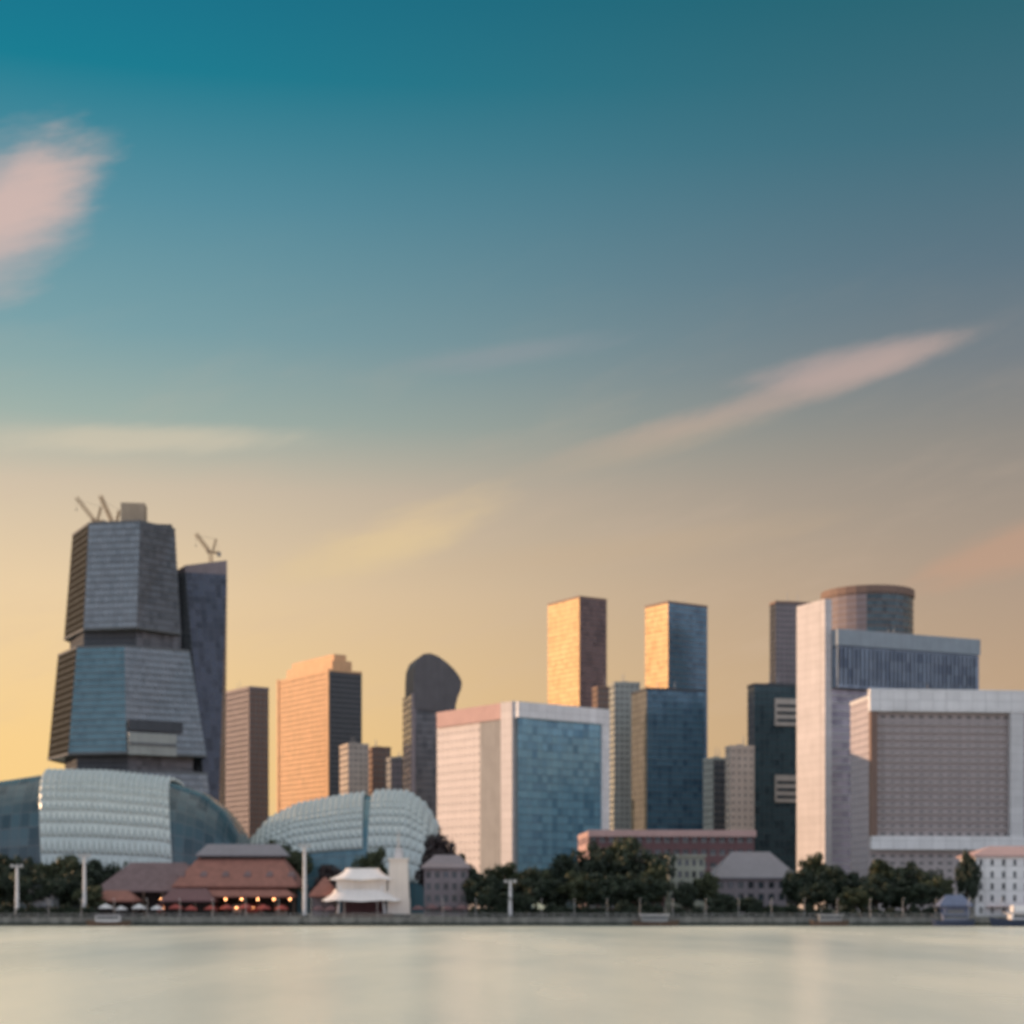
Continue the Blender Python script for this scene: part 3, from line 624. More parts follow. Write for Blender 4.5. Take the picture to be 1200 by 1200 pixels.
# shopping podium along the foot of the towers
r, lp, c, H = T('shopping_podium', 'long low mall with pink cornice and maroon frontage below the navy block', 684, 690, 884, 976, 720, 3, [O('maroon', 4, 0.7, 0.5), O('pink'), O('pink'), O('pink')], 'mall', depth=50, floor=6, band='pink', parapet=0.8, plant=False)
a, b = lp[0], lp[1]; face_box(r, 'cornice', a, b, -0.5, math.hypot(b[0]-a[0], b[1]-a[1])+0.5, H-1.6, H+1.2, 0.05, 1.8, M['pink'])
face_box(r, 'canopy', a, b, 5, 60, 5.5, 6.1, 0.05, 4, M['maroon'])

# ------------------------------------------------------------------ theatre domes
def dome(name, label, prof, D, half, glass, shades, pw=2.6):
    """long faceted shell: prof = silhouette (px, py) along its length; shades: px ranges clad with folded sunshades"""
    cx = sum(p[0] for p in prof)/len(prof); root = thing(name, label, 'theatre', (px_x(cx, D), D, GZ))
    ox = px_x(cx, D)
    def hgt(x):
        px = x/D*FPX+600
        for (x0, y0), (x1, y1) in zip(prof, prof[1:]):
            if x0 <= px <= x1: return max(0.05, px_z(y0+(y1-y0)*(px-x0)/(x1-x0), D)-GZ)
        return 0.05
    x0, x1 = px_x(prof[0][0], D), px_x(prof[-1][0], D); nx, ny = 56, 26
    def pt(i, j, k=1.0):
        x = x0+(x1-x0)*i/nx; v = -1+2*j/ny; h = hgt(x); hm = max(hgt(x0+(x1-x0)*q/nx) for q in range(nx+1))
        hb = half*(0.35+0.65*(h/hm))
        s = math.copysign(abs(v)**0.6, v) if v else 0; a = v*math.pi/2
        yy = math.copysign(abs(math.sin(a))**0.62, a)*hb*k; zz = h*max(0, math.cos(a))**0.62*k
        return Vector((x-ox, yy, zz))
    bm = bmesh.new(); uvl = bm.loops.layers.uv.verify()
    V = [[bm.verts.new(pt(i, j)) for j in range(ny+1)] for i in range(nx+1)]
    for i in range(nx):
        for j in range(ny):
            f = bm.faces.new([V[i][j], V[i+1][j], V[i+1][j+1], V[i][j+1]])
            for l, (u, v) in zip(f.loops, ((i, j), (i+1, j), (i+1, j+1), (i, j+1))): l[uvl].uv = (u*2.0, v*3.0)
    bm.faces.new([V[0][j] for j in range(ny+1)]); bm.faces.new([V[nx][j] for j in reversed(range(ny+1))])
    link_mesh('glass_shell', bm, M[glass], root)
    for (a, b, lean, top, jb) in shades:
        ia, ib = [(px_x(q, D)-x0)/(x1-x0)*nx for q in (a, b)]; n = max(3, int(abs(b-a)/6.5)); m = 21
        bm = bmesh.new()
        def sp(u, v, k):
            i = ia+(ib-ia)*u; j = jb+(ny-4-jb)*v
            fj = (1-abs(2*j/ny-1)); i += lean*(1-fj)/ ((x1-x0)/nx)*0.0 + lean*(1-fj)
            return pt(i, j, k)
        G = [[bm.verts.new(sp(p/n, q/m, 1.02)) for q in range(m+1)] for p in range(n+1)]
        for p in range(n):
            for q in range(m):
                c = bm.verts.new(sp((p+0.5)/n, (q+0.15)/m, 1.048)); Q = [G[p][q], G[p+1][q], G[p+1][q+1], G[p][q+1]]
                for k in range(4): bm.faces.new([Q[k], Q[(k+1) % 4], c])
        link_mesh('sunshade_cladding', bm, M['shade'], root)
    return root
dome('theatre_dome', 'long theatre dome with pale folded cladding between dark glass ends', [(-100, 990), (-75, 945), (-30, 922), (20, 915), (60, 909), (130, 910), (205, 918), (245, 932), (268, 950), (284, 972), (296, 1002), (300, 1058)], 590, 30, 'g_dteal', [(60, 205, 2.6, 0, 1)])
dome('theatre_dome', 'second theatre dome, pale spiny shell below the orange-lit tower', [(282, 1050), (292, 992), (318, 962), (352, 946), (400, 937), (450, 931), (480, 932), (500, 946), (516, 972), (526, 1050)], 620, 26, 'g_teal', [(296, 430, 0.5, 0, 3), (440, 516, -0.8, 0, 1)])

# ------------------------------------------------------------------ waterfront buildings
def hip_roof(bm, x0, x1, y0, y1, z0, z1, inx, th=0.5):
    ym = (y0+y1)/2
    b = [(x0, y0), (x1, y0), (x1, y1), (x0, y1)]
    lo = [bm.verts.new((*p, z0-th)) for p in b]; hi = [bm.verts.new((*p, z0)) for p in b]
    r0, r1 = bm.verts.new((x0+inx, ym, z1)), bm.verts.new((x1-inx, ym, z1))
    for i in range(4): bm.faces.new([lo[i], lo[(i+1) % 4], hi[(i+1) % 4], hi[i]])
    bm.faces.new(list(reversed(lo))); bm.faces.new([hi[0], hi[1], r1, r0]); bm.faces.new([hi[1], hi[2], r1]); bm.faces.new([hi[2], hi[3], r0, r1]); bm.faces.new([hi[3], hi[0], r0])
def waterfront_hall():
    D = 526; x0, x1 = px_x(112, D), px_x(350, D); w_ = x1-x0; cx = (x0+x1)/2
    root = thing('dining_hall', 'long waterfront dining hall with red-brown hipped roof over dark open stalls', 'dining hall', (cx, D, GZ))
    h = w_/2
    bm = bmesh.new(); hip_roof(bm, -h, h*0.12, -2.5, 20, 8.0, 16.8, 9); link_mesh('roof', bm, M['mauveroof'], root, ).__setitem__('label', 'lower mauve-brown wing of the roof')
    bm = bmesh.new(); hip_roof(bm, -h*0.22, h, -4.5, 24, 9.4, 20.0, 7); link_mesh('roof', bm, M['redroof'], root).__setitem__('label', 'higher rust-red wing of the roof')
    bm = bmesh.new(); hip_roof(bm, -h*0.05, h*0.86, 6, 14, 19.2, 22.6, 3); link_mesh('roof_lantern', bm, M['greyroof'], root)
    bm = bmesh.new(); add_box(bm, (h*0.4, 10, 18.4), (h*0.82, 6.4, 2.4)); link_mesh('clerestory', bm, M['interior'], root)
    bm = bmesh.new(); hip_roof(bm, h*0.05, h*0.98, -8.2, 2, 6.4, 8.8, 3); link_mesh('porch_roof', bm, M['redroof'], root)
    for q in range(9):
        bm = bmesh.new(); bmesh.ops.create_uvsphere(bm, u_segments=10, v_segments=8, radius=0.3); bmesh.ops.translate(bm, verts=bm.verts[:], vec=(-h*0.3+h*1.25*q/8, -8.5, 5.3)); link_mesh('lantern', bm, M['lamp'], root)
    for q in range(6):
        x = -h*0.15+h*1.08*q/5; bm = bmesh.new(); hip_roof(bm, x-1.1, x+1.1, -0.8, 2.6, 12.6, 13.9, 0.4, 1.4); link_mesh('dormer', bm, M['mauveroof'], root)
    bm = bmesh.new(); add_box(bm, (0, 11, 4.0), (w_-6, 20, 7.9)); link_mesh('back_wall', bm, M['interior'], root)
    bm = bmesh.new(); add_box(bm, (0, 9, 0.15), (w_-1, 30, 0.3)); link_mesh('floor_slab', bm, M['quay'], root)
    n = 13; first = None
    for i in range(n):
        bm = bmesh.new(); x = -h+1+(w_-2)*i/(n-1); add_box(bm, (x+random.uniform(-0.8, 0.8), -3, 4.0), (0.5, 0.5, 7.4)); link_mesh('post', bm, M['wood'], root)
    for i, (u, wd, mt) in enumerate(((0.12, 3.2, 'offwhite'), (0.34, 4.5, 'awning'), (0.46, 2.6, 'offwhite'), (0.56, 5.0, 'awning'), (0.70, 2.6, 'beige'), (0.78, 5.6, 'awning'), (0.92, 3.0, 'wood'))):
        x = -h+w_*u; s = thing('food_stall', ('white', 'narrow red', 'small white', 'middle red', 'beige', 'widest red', 'dark timber')[i]+' food stall counter under the red-brown hall roof', 'food stall', (cx+x, D-1.2, GZ+0.3), 'food stalls in the dining hall')
        bm = bmesh.new(); add_box(bm, (0, 0, 0.55), (wd, 1.1, 1.1)); link_mesh('counter', bm, M['wood'], s)
        bm = bmesh.new(); P = [(-wd/2, -1.0, 2.5), (wd/2, -1.0, 2.5), (wd/2, 1.0, 3.4), (-wd/2, 1.0, 3.4)]; lo = [bm.verts.new(p) for p in P]; hi = [bm.verts.new((p[0], p[1], p[2]+0.12)) for p in P]
        for k in range(4): bm.faces.new([lo[k], lo[(k+1) % 4], hi[(k+1) % 4], hi[k]])
        bm.faces.new(hi); bm.faces.new(list(reversed(lo))); link_mesh('awning', bm, M[mt], s)
        bm = bmesh.new(); add_box(bm, (0, 0.95, 1.75), (wd, 0.12, 3.3)); link_mesh('back_panel', bm, M[mt], s)
        for q in (-1, 1):
            bm = bmesh.new(); add_tube(bm, (q*(wd/2-0.1), -0.85, 0), (q*(wd/2-0.1), -0.85, 2.6), 0.06); link_mesh('support', bm, M['steel'], s)
        bm = bmesh.new(); bmesh.ops.create_uvsphere(bm, u_segments=10, v_segments=8, radius=0.28); bmesh.ops.translate(bm, verts=bm.verts[:], vec=(0, -1.25, 2.35)); link_mesh('lantern', bm, M['lamp'], s)
waterfront_hall()

PAR = {}
def parasol(px, D, k, canopy, label, group):
    if canopy not in PAR:
        r = thing('parasol', label, 'parasol'); PAR[canopy] = r
        bm = bmesh.new(); add_tube(bm, (0, 0, 0), (0, 0, 3.1), 0.06, 0.05); link_mesh('pole', bm, M['wood'], r)
        bm = bmesh.new(); n = 8; top = bm.verts.new((0, 0, 3.5)); R1 = [bm.verts.new((1.1*math.cos(6.2832*i/n), 1.1*math.sin(6.2832*i/n), 3.0)) for i in range(n)]; R2 = [bm.verts.new((2.0*math.cos(6.2832*i/n), 2.0*math.sin(6.2832*i/n), 2.45)) for i in range(n)]; R3 = [bm.verts.new((2.0*math.cos(6.2832*i/n), 2.0*math.sin(6.2832*i/n), 2.2)) for i in range(n)]
        for i in range(n):
            j = (i+1) % n; bm.faces.new([R1[i], R1[j], top]); bm.faces.new([R2[i], R2[j], R1[j], R1[i]]); bm.faces.new([R3[i], R3[j], R2[j], R2[i]])
        link_mesh('canopy', bm, M[canopy], r)
        bm = bmesh.new(); add_tube(bm, (0, 0, 0), (0, 0, 0.15), 0.45, 0.4, 10); link_mesh('base', bm, M['quay'], r)
    else:
        p = PAR[canopy]; r = p.copy(); COL.objects.link(r)
        for ch in p.children: q = ch.copy(); COL.objects.link(q); q.parent = r
    r.location = (px_x(px, D), D, GZ); r.scale = (k, k, k); tag(r, label, 'parasol', group)
for px, D in ((206, 509), (224, 506), (247, 510), (266, 506.5), (288, 509), (309, 507), (330, 510)): parasol(px, D, random.uniform(0.95, 1.15), 'awning', 'red cafe parasol on the quay before the dining hall', 'red parasols before the dining hall')
for px, D in ((124, 508), (142, 510), (163, 507), (184, 509)): parasol(px, D, random.uniform(0.95, 1.15), 'offwhite', 'white cafe parasol on the quay at the dim end of the dining hall', 'white parasols before the dining hall')
for px, D in ((373, 508), (388, 506.5), (490, 507), (506, 509), (524, 507), (541, 509)): parasol(px, D, random.uniform(0.95, 1.15), 'maroon', 'maroon cafe parasol on the quay near the white stage canopy', 'maroon parasols near the stage')
def side_roof(name, label, x0, x1, D, z0, z1, dep, wall, roofm):
    X0, X1 = px_x(x0, D), px_x(x1, D); w_ = X1-X0; r = thing(name, label, 'eating house', ((X0+X1)/2, D, GZ))
    bm = bmesh.new(); hip_roof(bm, -w_/2, w_/2, -1.5, dep+1.5, z0, z1, dep*0.45); link_mesh('roof', bm, M[roofm], r)
    bm = bmesh.new(); add_box(bm, (0, dep/2+0.8, z0/2-0.3), (w_-2, dep-2, z0-0.7)); link_mesh('wall', bm, M[wall], r)
    n = max(3, int(w_/4))
    for i in range(n):
        bm = bmesh.new(); add_box(bm, (-w_/2+0.8+(w_-1.6)*i/(n-1), -0.9, z0/2-0.25), (0.35, 0.35, z0-0.5)); link_mesh('post', bm, M['wood'], r)
side_roof('eating_house', 'low dark maroon-roofed eating house jutting out at the middle of the dining hall', 188, 252, 515.5, 5.0, 8.6, 7, 'interior', 'maroon')
side_roof('eating_house', 'small rust-roofed eating house between the tall mast and the white stage canopy', 362, 396, 518, 6.5, 12.0, 9, 'mauve', 'redroof')
side_roof('eating_house', 'low red-roofed eating house at the dim end of the dining hall', 108, 160, 515.5, 5.0, 8.0, 7, 'interior', 'redroof')

def stage():
    D = 512; cx = px_x(424, D); k = D/FPX
    root = thing('stage_canopy', 'white two-tiered tented stage canopy over a dark opening', 'stage', (cx, D, GZ))
    def tent(w0, d0, z0, w1, d1, z1, cy, n=40, m=8):
        bm = bmesh.new(); rows = []
        for j in range(m+1):
            t = j/m; q = (1-t)**1.7; ww, dd, zz = w1+(w0-w1)*q, d1+(d0-d1)*q, z0+(z1-z0)*t
            row = []
            for i in range(n):
                a = 2*math.pi*i/n; ca, sa = math.cos(a), math.sin(a); scal = (0.10*(1-t))*abs(math.sin(4*a))
                row.append(bm.verts.new((math.copysign(abs(ca)**0.6, ca)*ww/2, cy+math.copysign(abs(sa)**0.6, sa)*dd/2, zz+scal*(z1-z0))))
            rows.append(row)
        for A, B in zip(rows, rows[1:]):
            for i in range(n): bm.faces.new([A[i], A[(i+1) % n], B[(i+1) % n], B[i]])
        bm.faces.new(rows[-1]); return bm
    link_mesh('lower_canopy', tent(25, 16, 4.6, 17, 10, 8.2, 3), M['fabric'], root)
    link_mesh('upper_canopy', tent(20, 13, 11.0, 10.0, 6.0, 14.6, 3), M['fabric'], root)
    bm = bmesh.new(); add_box(bm, (0, 3, 9.3), (15, 9.0, 4.2)); link_mesh('clerestory', bm, M['cream'], root)
    bm = bmesh.new(); add_box(bm, (0, 3, 7.7), (12.4, 8.8, 0.5)); link_mesh('tier_beam', bm, M['white'], root)
    bm = bmesh.new(); add_box(bm, (0, 8.2, 3.4), (13.5, 0.5, 5.4)); link_mesh('backdrop', bm, M['maroon'], root)
    bm = bmesh.new(); add_box(bm, (0, 2, 0.5), (19, 11, 0.9)); link_mesh('stage_floor', bm, M['wood'], root)
    for s in (-1, 1):
        bm = bmesh.new(); add_tube(bm, (s*7, -2, 0.9), (s*6.2, -1.6, 9.2), 0.28, 0.22); link_mesh('strut', bm, M['white'], root)
    p = thing('pylon', 'tall tapered cream pylon standing beside the white stage canopy', 'pylon', (px_x(467, D), D+1, GZ))
    bm = bmesh.new(); add_prism(bm, [(-3.4, -2.2), (3.4, -2.2), (3.4, 2.2), (-3.4, 2.2)], 0, 17, [(-2.7, -1.8), (2.7, -1.8), (2.7, 1.8), (-2.7, 1.8)]); link_mesh('shaft', bm, M['cream'], p)
    bm = bmesh.new(); add_box(bm, (0, 0, 17.3), (6.2, 4.4, 0.6)); link_mesh('cap', bm, M['cream'], p)
    bm = bmesh.new(); add_prism(bm, [(-1.3, -1.1), (1.3, -1.1), (1.3, 1.1), (-1.3, 1.1)], 17.6, 20.6, [(-1.0, -0.8), (1.0, -0.8), (1.0, 0.8), (-1.0, 0.8)]); link_mesh('lantern', bm, M['paleend'], p)
    bm = bmesh.new(); add_tube(bm, (0, 0, 20.5), (0, 0, 26), 0.3, 0.1); link_mesh('spire', bm, M['steel'], p)
    bm = bmesh.new(); add_box(bm, (0, 0, 0.4), (8, 6, 0.8)); link_mesh('plinth', bm, M['quay'], p)
stage()

def kiosk(name, label, cat, x0, x1, yt, D, dep, wall, roofm, roofh, bays=5, wf=0.55):
    X0, X1 = px_x(x0, D), px_x(x1, D); w_ = X1-X0; root = thing(name, label, cat, ((X0+X1)/2, D, GZ)); H = px_z(yt, D)-GZ
    bm = bmesh.new(); nf = max(1, round(H/3.6)); loc = [(-w_/2, 0), (w_/2, 0), (w_/2, dep), (-w_/2, dep)]
    for i in range(4): grid_wall(bm, loc[i], loc[(i+1) % 4], 0, H, max(2, bays), nf, wf, 0.55, 0.3)
    bmesh.ops.remove_doubles(bm, verts=bm.verts[:], dist=0.001); link_mesh('wall', bm, M[wall], root)
    for j in range(nf):
        bm = bmesh.new(); add_prism(bm, inset(loc, 0.26), H/nf*(j+0.15), H/nf*(j+0.85), caps=False); link_mesh('window_band', bm, M['g_win'], root)
    bm = bmesh.new()
    if roofh > 1: hip_roof(bm, -w_/2-1, w_/2+1, -1, dep+1, H+0.5, H+roofh, min(w_*0.3, dep*0.45))
    else: add_box(bm, (0, dep/2, H+0.3), (w_+1.2, dep+1.2, 0.6))
    link_mesh('roof', bm, M[roofm], root)
    bm = bmesh.new(); add_box(bm, (0, -1.3, 3.0), (w_*0.8, 2.4, 0.25)); link_mesh('canopy', bm, M[roofm], root)
    return root
kiosk('boathouse', 'mauve-brown waterfront boathouse right of the cream pylon', 'boathouse', 497, 548, 1018, 530, 16, 'mauve', 'mauve', 4.5)
kiosk('pavilion', 'pale olive flat-roofed pavilion between the dark trees', 'pavilion', 784, 826, 1004, 560, 14, 'olive', 'olive', 0.5)
kiosk('concert_hall', 'broad mauve-grey hall with big metal hipped roof between tree clumps', 'hall', 838, 934, 1030, 575, 26, 'mauve', 'greyroof', 9.5, 8)
kiosk('pavilion', 'white waterfront pavilion with pinkish roof at the right end of the quay', 'pavilion', 1143, 1262, 1004, 530, 18, 'white', 'pink', 3.6, 9, 0.28)
kiosk('tea_kiosk', 'little grey glass-fronted kiosk under the left end trees', 'kiosk', 34, 62, 1040, 520, 7, 'grey', 'dark', 0.5, 3)

# ------------------------------------------------------------------ trees
def make_tree(seed, leafm, spread=1.0, n_clump=60, per=80):
    rnd = random.Random(seed); root = bpy.data.objects.new('shade_tree', None); COL.objects.link(root)
    bm = bmesh.new(); add_tube(bm, (0, 0, -0.1), (0.2, 0.1, 3.2), 0.42, 0.3, 9)
    tips = []
    for i in range(6):
        a = i*math.pi/3+rnd.uniform(-0.3, 0.3); r = rnd.uniform(2.0, 3.6)*spread; p = (math.cos(a)*r, math.sin(a)*r, rnd.uniform(5.5, 8.0))
        m = (0.2+p[0]*0.45, 0.1+p[1]*0.45, 3.0+(p[2]-3)*0.6)
        add_tube(bm, (0.2, 0.1, 3.0), m, 0.2, 0.13, 6); add_tube(bm, m, p, 0.13, 0.05, 5); tips.append(p)
    link_mesh('trunk', bm, M['bark'], root)
    bm = bmesh.new()
    for k in range(n_clump):
        if k < 6: c = Vector(tips[k])
        else:
            a = rnd.uniform(0, 2*math.pi); u = rnd.uniform(-0.85, 1); rr = rnd.uniform(0.45, 1.0)*rnd.choice((0.9, 1, 1, 1.18)); s = math.sqrt(max(0, 1-u*u))
            c = Vector((math.cos(a)*s*4.6*spread*rr, math.sin(a)*s*4.6*spread*rr, 6.6+u*4.2*rr))
        cr = rnd.uniform(0.8, 1.7)
        for q in range(per):
            d = Vector((rnd.gauss(0, 1), rnd.gauss(0, 1), rnd.gauss(0, 0.75))).normalized()*cr*rnd.uniform(0.35, 1.0)**0.6
            p = c+d; n = (d+Vector((rnd.gauss(0, 0.6), rnd.gauss(0, 0.6), rnd.gauss(0.4, 0.6)))).normalized(); s = rnd.uniform(0.2, 0.38)
            a = n.orthogonal().normalized(); b = n.cross(a); ang = rnd.uniform(0, 6.28); a, b = a*math.cos(ang)+b*math.sin(ang), b*math.cos(ang)-a*math.sin(ang)
            bm.faces.new([bm.verts.new(p+a*s*1.5), bm.verts.new(p+b*s*0.8), bm.verts.new(p-a*s*1.5), bm.verts.new(p-b*s*0.8)])
    link_mesh('crown', bm, M[leafm], root)
    return root
PROTO = [make_tree(11, 'leaf'), make_tree(12, 'leaf', 1.15), make_tree(13, 'leaf2', 0.95), make_tree(14, 'leaf3', 0.9), make_tree(15, 'leaf', 0.85)]
USED = set()
def tree(kind, px, ytop, D, wpx, label, group):
    """stands at pixel column px, D metres away, crown reaching row ytop, crown about wpx pixels wide"""
    p = PROTO[kind]
    if kind in USED:
        r = p.copy(); COL.objects.link(r)
        for ch in p.children:
            q = ch.copy(); COL.objects.link(q); q.parent = r
    else: r = p; USED.add(kind)
    hz = (px_z(ytop, D)-GZ)/11.4; hx = wpx/FPX*D/10.0*1.25
    r.location = (px_x(px, D), D, GZ); r.scale = (hx, hx, hz); r.rotation_euler.z = random.uniform(0, 6.28)
    tag(r, label, 'tree', group)
def clump(label, group, items):
    for i, it in enumerate(items):
        kd, px, yt_, D, wpx = it; kd = 2 if i % 3 == 1 else kd
        tree(kd, px+random.uniform(-4, 4), yt_+random.uniform(-5, 9), D, wpx*random.uniform(0.85, 1.15), label, group)
clump('dark shade tree in the row before the dark left end of the theatre dome', 'trees at the left end of the quay',
      [(0, -12, 1016, 522, 44), (4, 18, 1024, 530, 36), (1, 50, 1018, 524, 44), (0, 82, 1012, 532, 42), (4, 106, 1030, 514, 30), (0, 6, 1000, 545, 46), (1, 36, 1004, 550, 46), (0, 68, 998, 552, 48), (0, 98, 1000, 556, 44)])
clump('dark shade tree in the clump before the blue glass hotel', 'trees before the blue glass hotel',
      [(0, 562, 1012, 526, 40), (1, 592, 1006, 540, 48), (4, 618, 1018, 520, 40), (0, 650, 1026, 528, 40), (1, 632, 1012, 545, 44), (4, 574, 1032, 512, 32), (0, 606, 1036, 510, 34)])
clump('dark shade tree in the tall clump below the pink and maroon mall', 'trees below the mall',
      [(1, 690, 986, 548, 54), (0, 720, 982, 556, 58), (1, 752, 984, 545, 58), (0, 666, 1004, 550, 44), (4, 680, 1016, 522, 40), (0, 710, 1024, 518, 44), (1, 742, 1016, 524, 48), (4, 768, 1010, 530, 40)])
clump('small dark tree before the olive pavilion and the mauve-grey hall', 'small trees before the pavilions',
      [(4, 806, 1036, 528, 30), (0, 832, 1024, 540, 34), (4, 852, 1040, 520, 34), (0, 878, 1050, 512, 34), (4, 906, 1052, 512, 30)])
clump('dark green tree in the clump below the white slab tower', 'trees below the white slab tower',
      [(0, 938, 1018, 530, 36), (1, 950, 1002, 546, 44), (0, 980, 1014, 530, 50), (1, 1010, 1018, 540, 50), (0, 1040, 1006, 548, 50), (1, 1072, 1004, 540, 50), (4, 956, 1026, 518, 36), (0, 1000, 1034, 514, 40), (4, 1030, 1030, 518, 42), (1, 1064, 1026, 522, 46), (4, 1094, 1016, 528, 36)])
tree(3, 512, 976, 552, 44, 'round purplish-brown tree rising behind the mauve-brown boathouse', None)
tree(4, 1134, 998, 528, 24, 'narrow black-green tree beside the white pavilion', None)
tree(2, 434, 992, 545, 36, 'small dark olive tree behind the white stage canopy', None)
tree(3, 384, 1012, 535, 34, 'purplish tree between the pale mast and the white stage canopy', None)
clump('dark tree top showing over the mauve-brown wing of the dining hall', 'trees behind the dining hall', [(0, 124, 996, 562, 44), (1, 150, 990, 566, 48), (0, 178, 992, 566, 44)])
clump('dark tree between the mauve-brown boathouse and the white hotel', 'trees beside the boathouse', [(0, 546, 1006, 560, 40), (4, 534, 1000, 566, 34)])
tree(2, 335, 984, 575, 50, 'olive tree top showing over the red-brown hall roof', None)

def make_shrub(seed):
    rnd = random.Random(seed); root = bpy.data.objects.new('shrub', None); COL.objects.link(root)
    bm = bmesh.new()
    for k in range(5):
        a = k*1.26; add_tube(bm, (0, 0, -0.1), (math.cos(a)*0.9, math.sin(a)*0.7, 1.5), 0.09, 0.03, 5)
    link_mesh('stem', bm, M['bark'], root); bm = bmesh.new()
    for k in range(900):
        a = rnd.uniform(0, 6.28); u = rnd.uniform(0, 1); rr = rnd.uniform(0.55, 1.0)*(1+0.22*math.sin(3*a+seed)*math.cos(2*u*3)); q = math.sqrt(1-u*u)
        p = Vector((math.cos(a)*q*2.6*rr, math.sin(a)*q*1.8*rr, 0.15+u*3.0*rr)); n = Vector((rnd.gauss(0, 1), rnd.gauss(0, 1), rnd.gauss(0.5, 1))).normalized()
        s_ = rnd.uniform(0.16, 0.3); a_ = n.orthogonal().normalized(); b_ = n.cross(a_)
        bm.faces.new([bm.verts.new(p+a_*s_*1.4), bm.verts.new(p+b_*s_*0.8), bm.verts.new(p-a_*s_*1.4), bm.verts.new(p-b_*s_*0.8)])
    link_mesh('foliage', bm, M['leaf'], root); return root
SP = [make_shrub(3), make_shrub(5)]; su = set()
def shrubs(x0, x1, n, label, group):
    for i in range(n):
        p = SP[i % 2]; r = p
        if i % 2 in su:
            r = p.copy(); COL.objects.link(r)
            for ch in p.children: q = ch.copy(); COL.objects.link(q); q.parent = r
        su.add(i % 2); px = x0+(x1-x0)*(i+random.uniform(0.2, 0.8))/n; D = random.uniform(505.5, 510)
        r.location = (px_x(px, D), D, GZ); k = random.uniform(0.8, 1.35); r.scale = (k*1.1, k, k*random.uniform(0.8, 1.2)); r.rotation_euler.z = random.uniform(0, 6.28)
        tag(r, label, 'shrub', group)
shrubs(-10, 112, 9, 'dark shrub on the quay under the left end trees', 'shrubs at the left end of the quay')
shrubs(548, 780, 17, 'dark shrub on the quay before the hotel and mall trees', 'shrubs along the middle of the quay')
shrubs(792, 936, 9, 'dark shrub on the quay before the olive pavilion and mauve-grey hall', 'shrubs before the pavilions')
shrubs(938, 1108, 12, 'dark shrub on the quay under the trees of the white slab tower', 'shrubs below the white slab tower')
# ------------------------------------------------------------------ masts, lamps, boats
def mast(px, ytop, D, label):
    h = px_z(ytop, D)-GZ; r = thing('floodlight_mast', label, 'mast', (px_x(px, D), D, GZ))
    bm = bmesh.new(); add_tube(bm, (0, 0, 0), (0, 0, h), 0.65, 0.4, 10); link_mesh('pole', bm, M['offwhite'], r)
    bm = bmesh.new(); add_tube(bm, (0, 0, 0), (0, 0, 0.5), 1.2, 1.1, 10); link_mesh('base', bm, M['quay'], r)
    bm = bmesh.new(); add_box(bm, (0, 0, h), (3.6, 0.5, 0.3)); link_mesh('crossarm', bm, M['steel'], r)
    for q in (-1.4, 0, 1.4):
        bm = bmesh.new(); add_box(bm, (q, -0.4, h+0.45), (0.9, 0.5, 0.6)); link_mesh('floodlight', bm, M['steel'], r)
mast(357, 992, 508, 'tall pale floodlight mast at the right end of the red-brown hall')
mast(20, 1016, 506, 'pale floodlight mast among the trees at the left edge')
mast(99, 1004, 508, 'pale floodlight mast at the left end of the red-brown hall')
mast(598, 1034, 506, 'short pale mast before the trees of the blue glass hotel')
LP = None
for i in range(34):
    px = -20+i*38.5; x = px_x(px, SH+1.6)
    if LP is None:
        LP = thing('street_lamp', 'x', 'lamp')
        bm = bmesh.new(); add_tube(bm, (0, 0, 0), (0, 0, 5.2), 0.09, 0.06, 8); link_mesh('pole', bm, M['steel'], LP)
        bm = bmesh.new(); add_tube(bm, (0, 0, 5.2), (0, -0.9, 5.4), 0.05, 0.05, 6); link_mesh('arm', bm, M['steel'], LP)
        bm = bmesh.new(); add_box(bm, (0, -1.1, 5.4), (0.3, 0.7, 0.16)); link_mesh('lamp_head', bm, M['offwhite'], LP)
        r = LP
    else:
        r = LP.copy(); COL.objects.link(r)
        for ch in LP.children: q = ch.copy(); COL.objects.link(q); q.parent = r
    r.location = (x, SH+1.6, GZ); tag(r, 'slim grey street lamp in the row along the quay edge', 'lamp', 'street lamps along the quay')

RL = None
for i in range(16):
    x0 = -165+i*20.6
    if RL is None:
        RL = r = thing('railing', 'x', 'railing'); wdt = 20.2
        bm = bmesh.new(); add_tube(bm, (0, 0, 1.1), (wdt, 0, 1.1), 0.045, n=6); link_mesh('handrail', bm, M['steel'], r)
        for k in range(9): bm = bmesh.new(); add_tube(bm, (0.1+k*(wdt-0.2)/8, 0, 0), (0.1+k*(wdt-0.2)/8, 0, 1.08), 0.045, n=6); link_mesh('post', bm, M['steel'], r)
        for h in (0.3, 0.56, 0.82): bm = bmesh.new(); add_tube(bm, (0, 0, h), (wdt, 0, h), 0.02, n=5); link_mesh('wire', bm, M['steel'], r)
    else:
        r = RL.copy(); COL.objects.link(r)
        for ch in RL.children: q = ch.copy(); COL.objects.link(q); q.parent = r
    r.location = (x0, SH+0.5, GZ+0.01); tag(r, 'section of thin steel railing in the row along the quay edge', 'railing', 'railings along the quay edge')
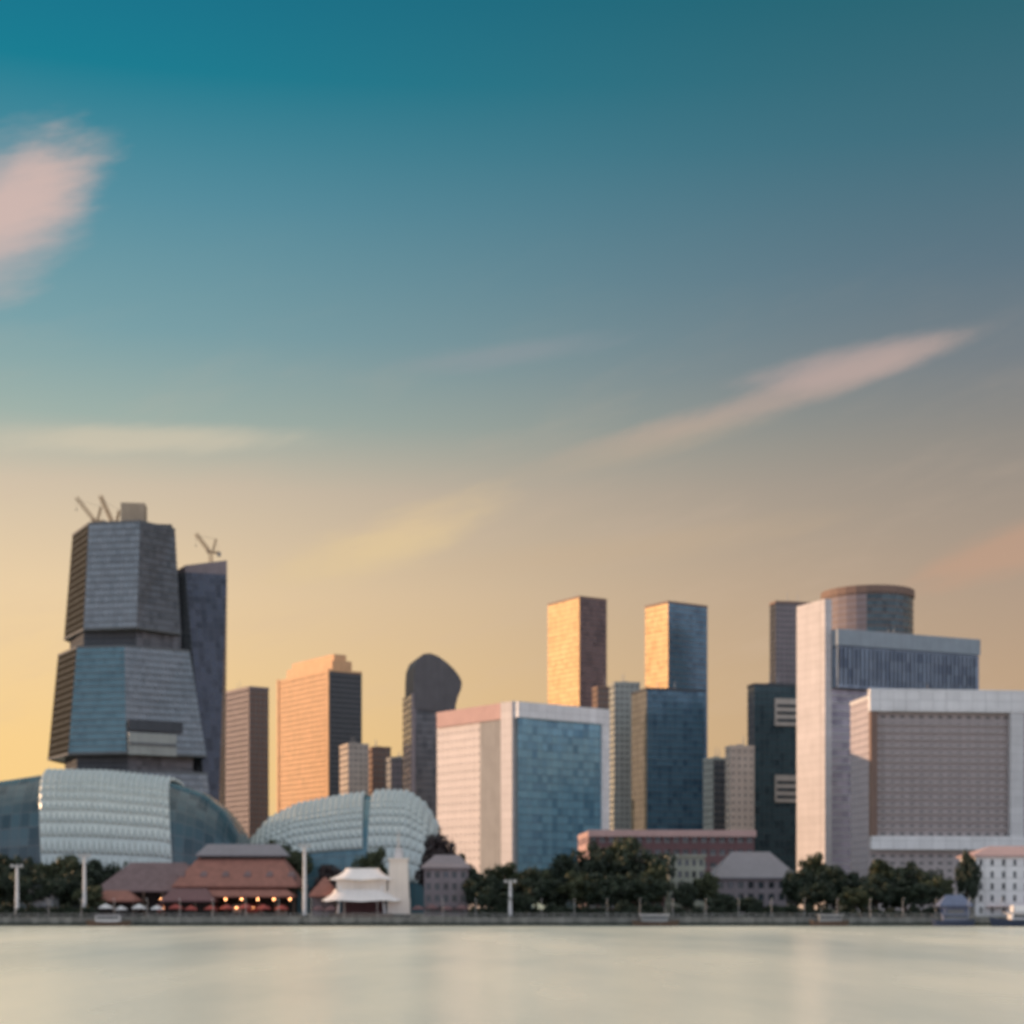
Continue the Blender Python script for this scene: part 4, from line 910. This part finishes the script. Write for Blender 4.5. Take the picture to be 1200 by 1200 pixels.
def boat(px, D, L, label, hullm, roofm, cab, rz=0.0, high=1.0, name='river_boat'):
    r = thing(name, label, 'boat', (px_x(px, D), D, 0)); r.rotation_euler.z = rz
    bm = bmesh.new(); n = 12; lo, md, hi = [], [], []
    for s in (-1, 1):
        for i in range(n+1):
            t = i/n if s == -1 else 1-i/n
            if s == 1 and i in (0, n): continue
            x = -L/2+L*t; w_ = L*0.13*(math.sin(math.pi*min(1, max(0, 0.12+0.82*t)))**0.5) if 0 < t < 1 else 0.12*L*0.13*(6 if t == 0 else 1)
            sheer = high*(1.1+0.7*(2*t-1)**2); lo.append(bm.verts.new((x*0.92, s*w_*0.65, -0.4))); hi.append(bm.verts.new((x, s*w_, sheer)))
    m_ = len(lo)
    for i in range(m_): bm.faces.new([lo[i], lo[(i+1) % m_], hi[(i+1) % m_], hi[i]])
    bm.faces.new(list(reversed(lo))); bm.faces.new(hi); link_mesh('hull', bm, M[hullm], r)
    bm = bmesh.new(); add_box(bm, (-L*0.02, 0, high*1.1+1.0), (L*0.55, L*0.17, 1.9)); bmesh.ops.bevel(bm, geom=bm.edges[:], offset=0.1, segments=2, affect='EDGES'); c = link_mesh('cabin', bm, M[cab], r)
    nw = max(4, int(L*0.4))
    for s in (-1, 1):
        bm = bmesh.new(); add_box(bm, (-L*0.02, s*L*0.0855, high*1.1+1.25), (L*0.5, 0.06, 0.9)); link_mesh('window', bm, M['g_win'], c)
    bm = bmesh.new(); add_box(bm, (-L*0.02, 0, high*1.1+2.15), (L*0.64, L*0.21, 0.22)); bmesh.ops.bevel(bm, geom=bm.edges[:], offset=0.08, segments=2, affect='EDGES'); link_mesh('canopy', bm, M[roofm], r)
    bm = bmesh.new(); add_tube(bm, (L*0.2, 0, high*1.1+2.2), (L*0.2, 0, high*1.1+4.4), 0.06, 0.04, 6); link_mesh('mast', bm, M['steel'], r)
    return r
boat(128, 496, 13, 'small grey-roofed timber river boat moored before the left trees', 'wood', 'greyroof', 'offwhite')
boat(768, 496, 14, 'timber river boat with pale roof moored below the tall tree clump', 'wood', 'offwhite', 'grey')
boat(972, 496, 12, 'small timber river boat with light grey roof below the white slab tower', 'wood', 'steel', 'grey', R(180))
boat(1118, 494, 13, 'blue-canopied river boat moored left of the white pavilion', 'navy', 'blue', 'blue', R(180), 1.2)
b = boat(1208, 492, 24, 'large white ferry with navy hull moored before the white pavilion', 'navy', 'white', 'white', R(180), 1.5, 'ferry')
bm = bmesh.new(); add_box(bm, (0, 0, 5.0), (11, 3.6, 2.0)); bmesh.ops.bevel(bm, geom=bm.edges[:], offset=0.15, segments=2, affect='EDGES'); link_mesh('upper_cabin', bm, M['white'], b)
k = thing('ticket_booth', 'blue canvas ticket booth on the quay beside the blue-canopied boat', 'booth', (px_x(1118, 506), 506, GZ))
bm = bmesh.new(); add_box(bm, (0, 0, 1.6), (8, 4, 3.2)); link_mesh('wall', bm, M['blue'], k)
bm = bmesh.new(); hip_roof(bm, -5, 5, -3, 3, 3.6, 6.6, 2.5); link_mesh('roof', bm, M['blue'], k)
bm = bmesh.new(); add_box(bm, (0, -2.05, 1.7), (5, 0.15, 1.2)); link_mesh('counter_window', bm, M['g_win'], k)

for o in bpy.data.objects: cleanup(o)
for me in bpy.data.meshes:
    if len(me.uv_layers) == 0 and me.materials and me.materials[0] and me.materials[0].name.endswith('glass'): me.uv_layers.new()
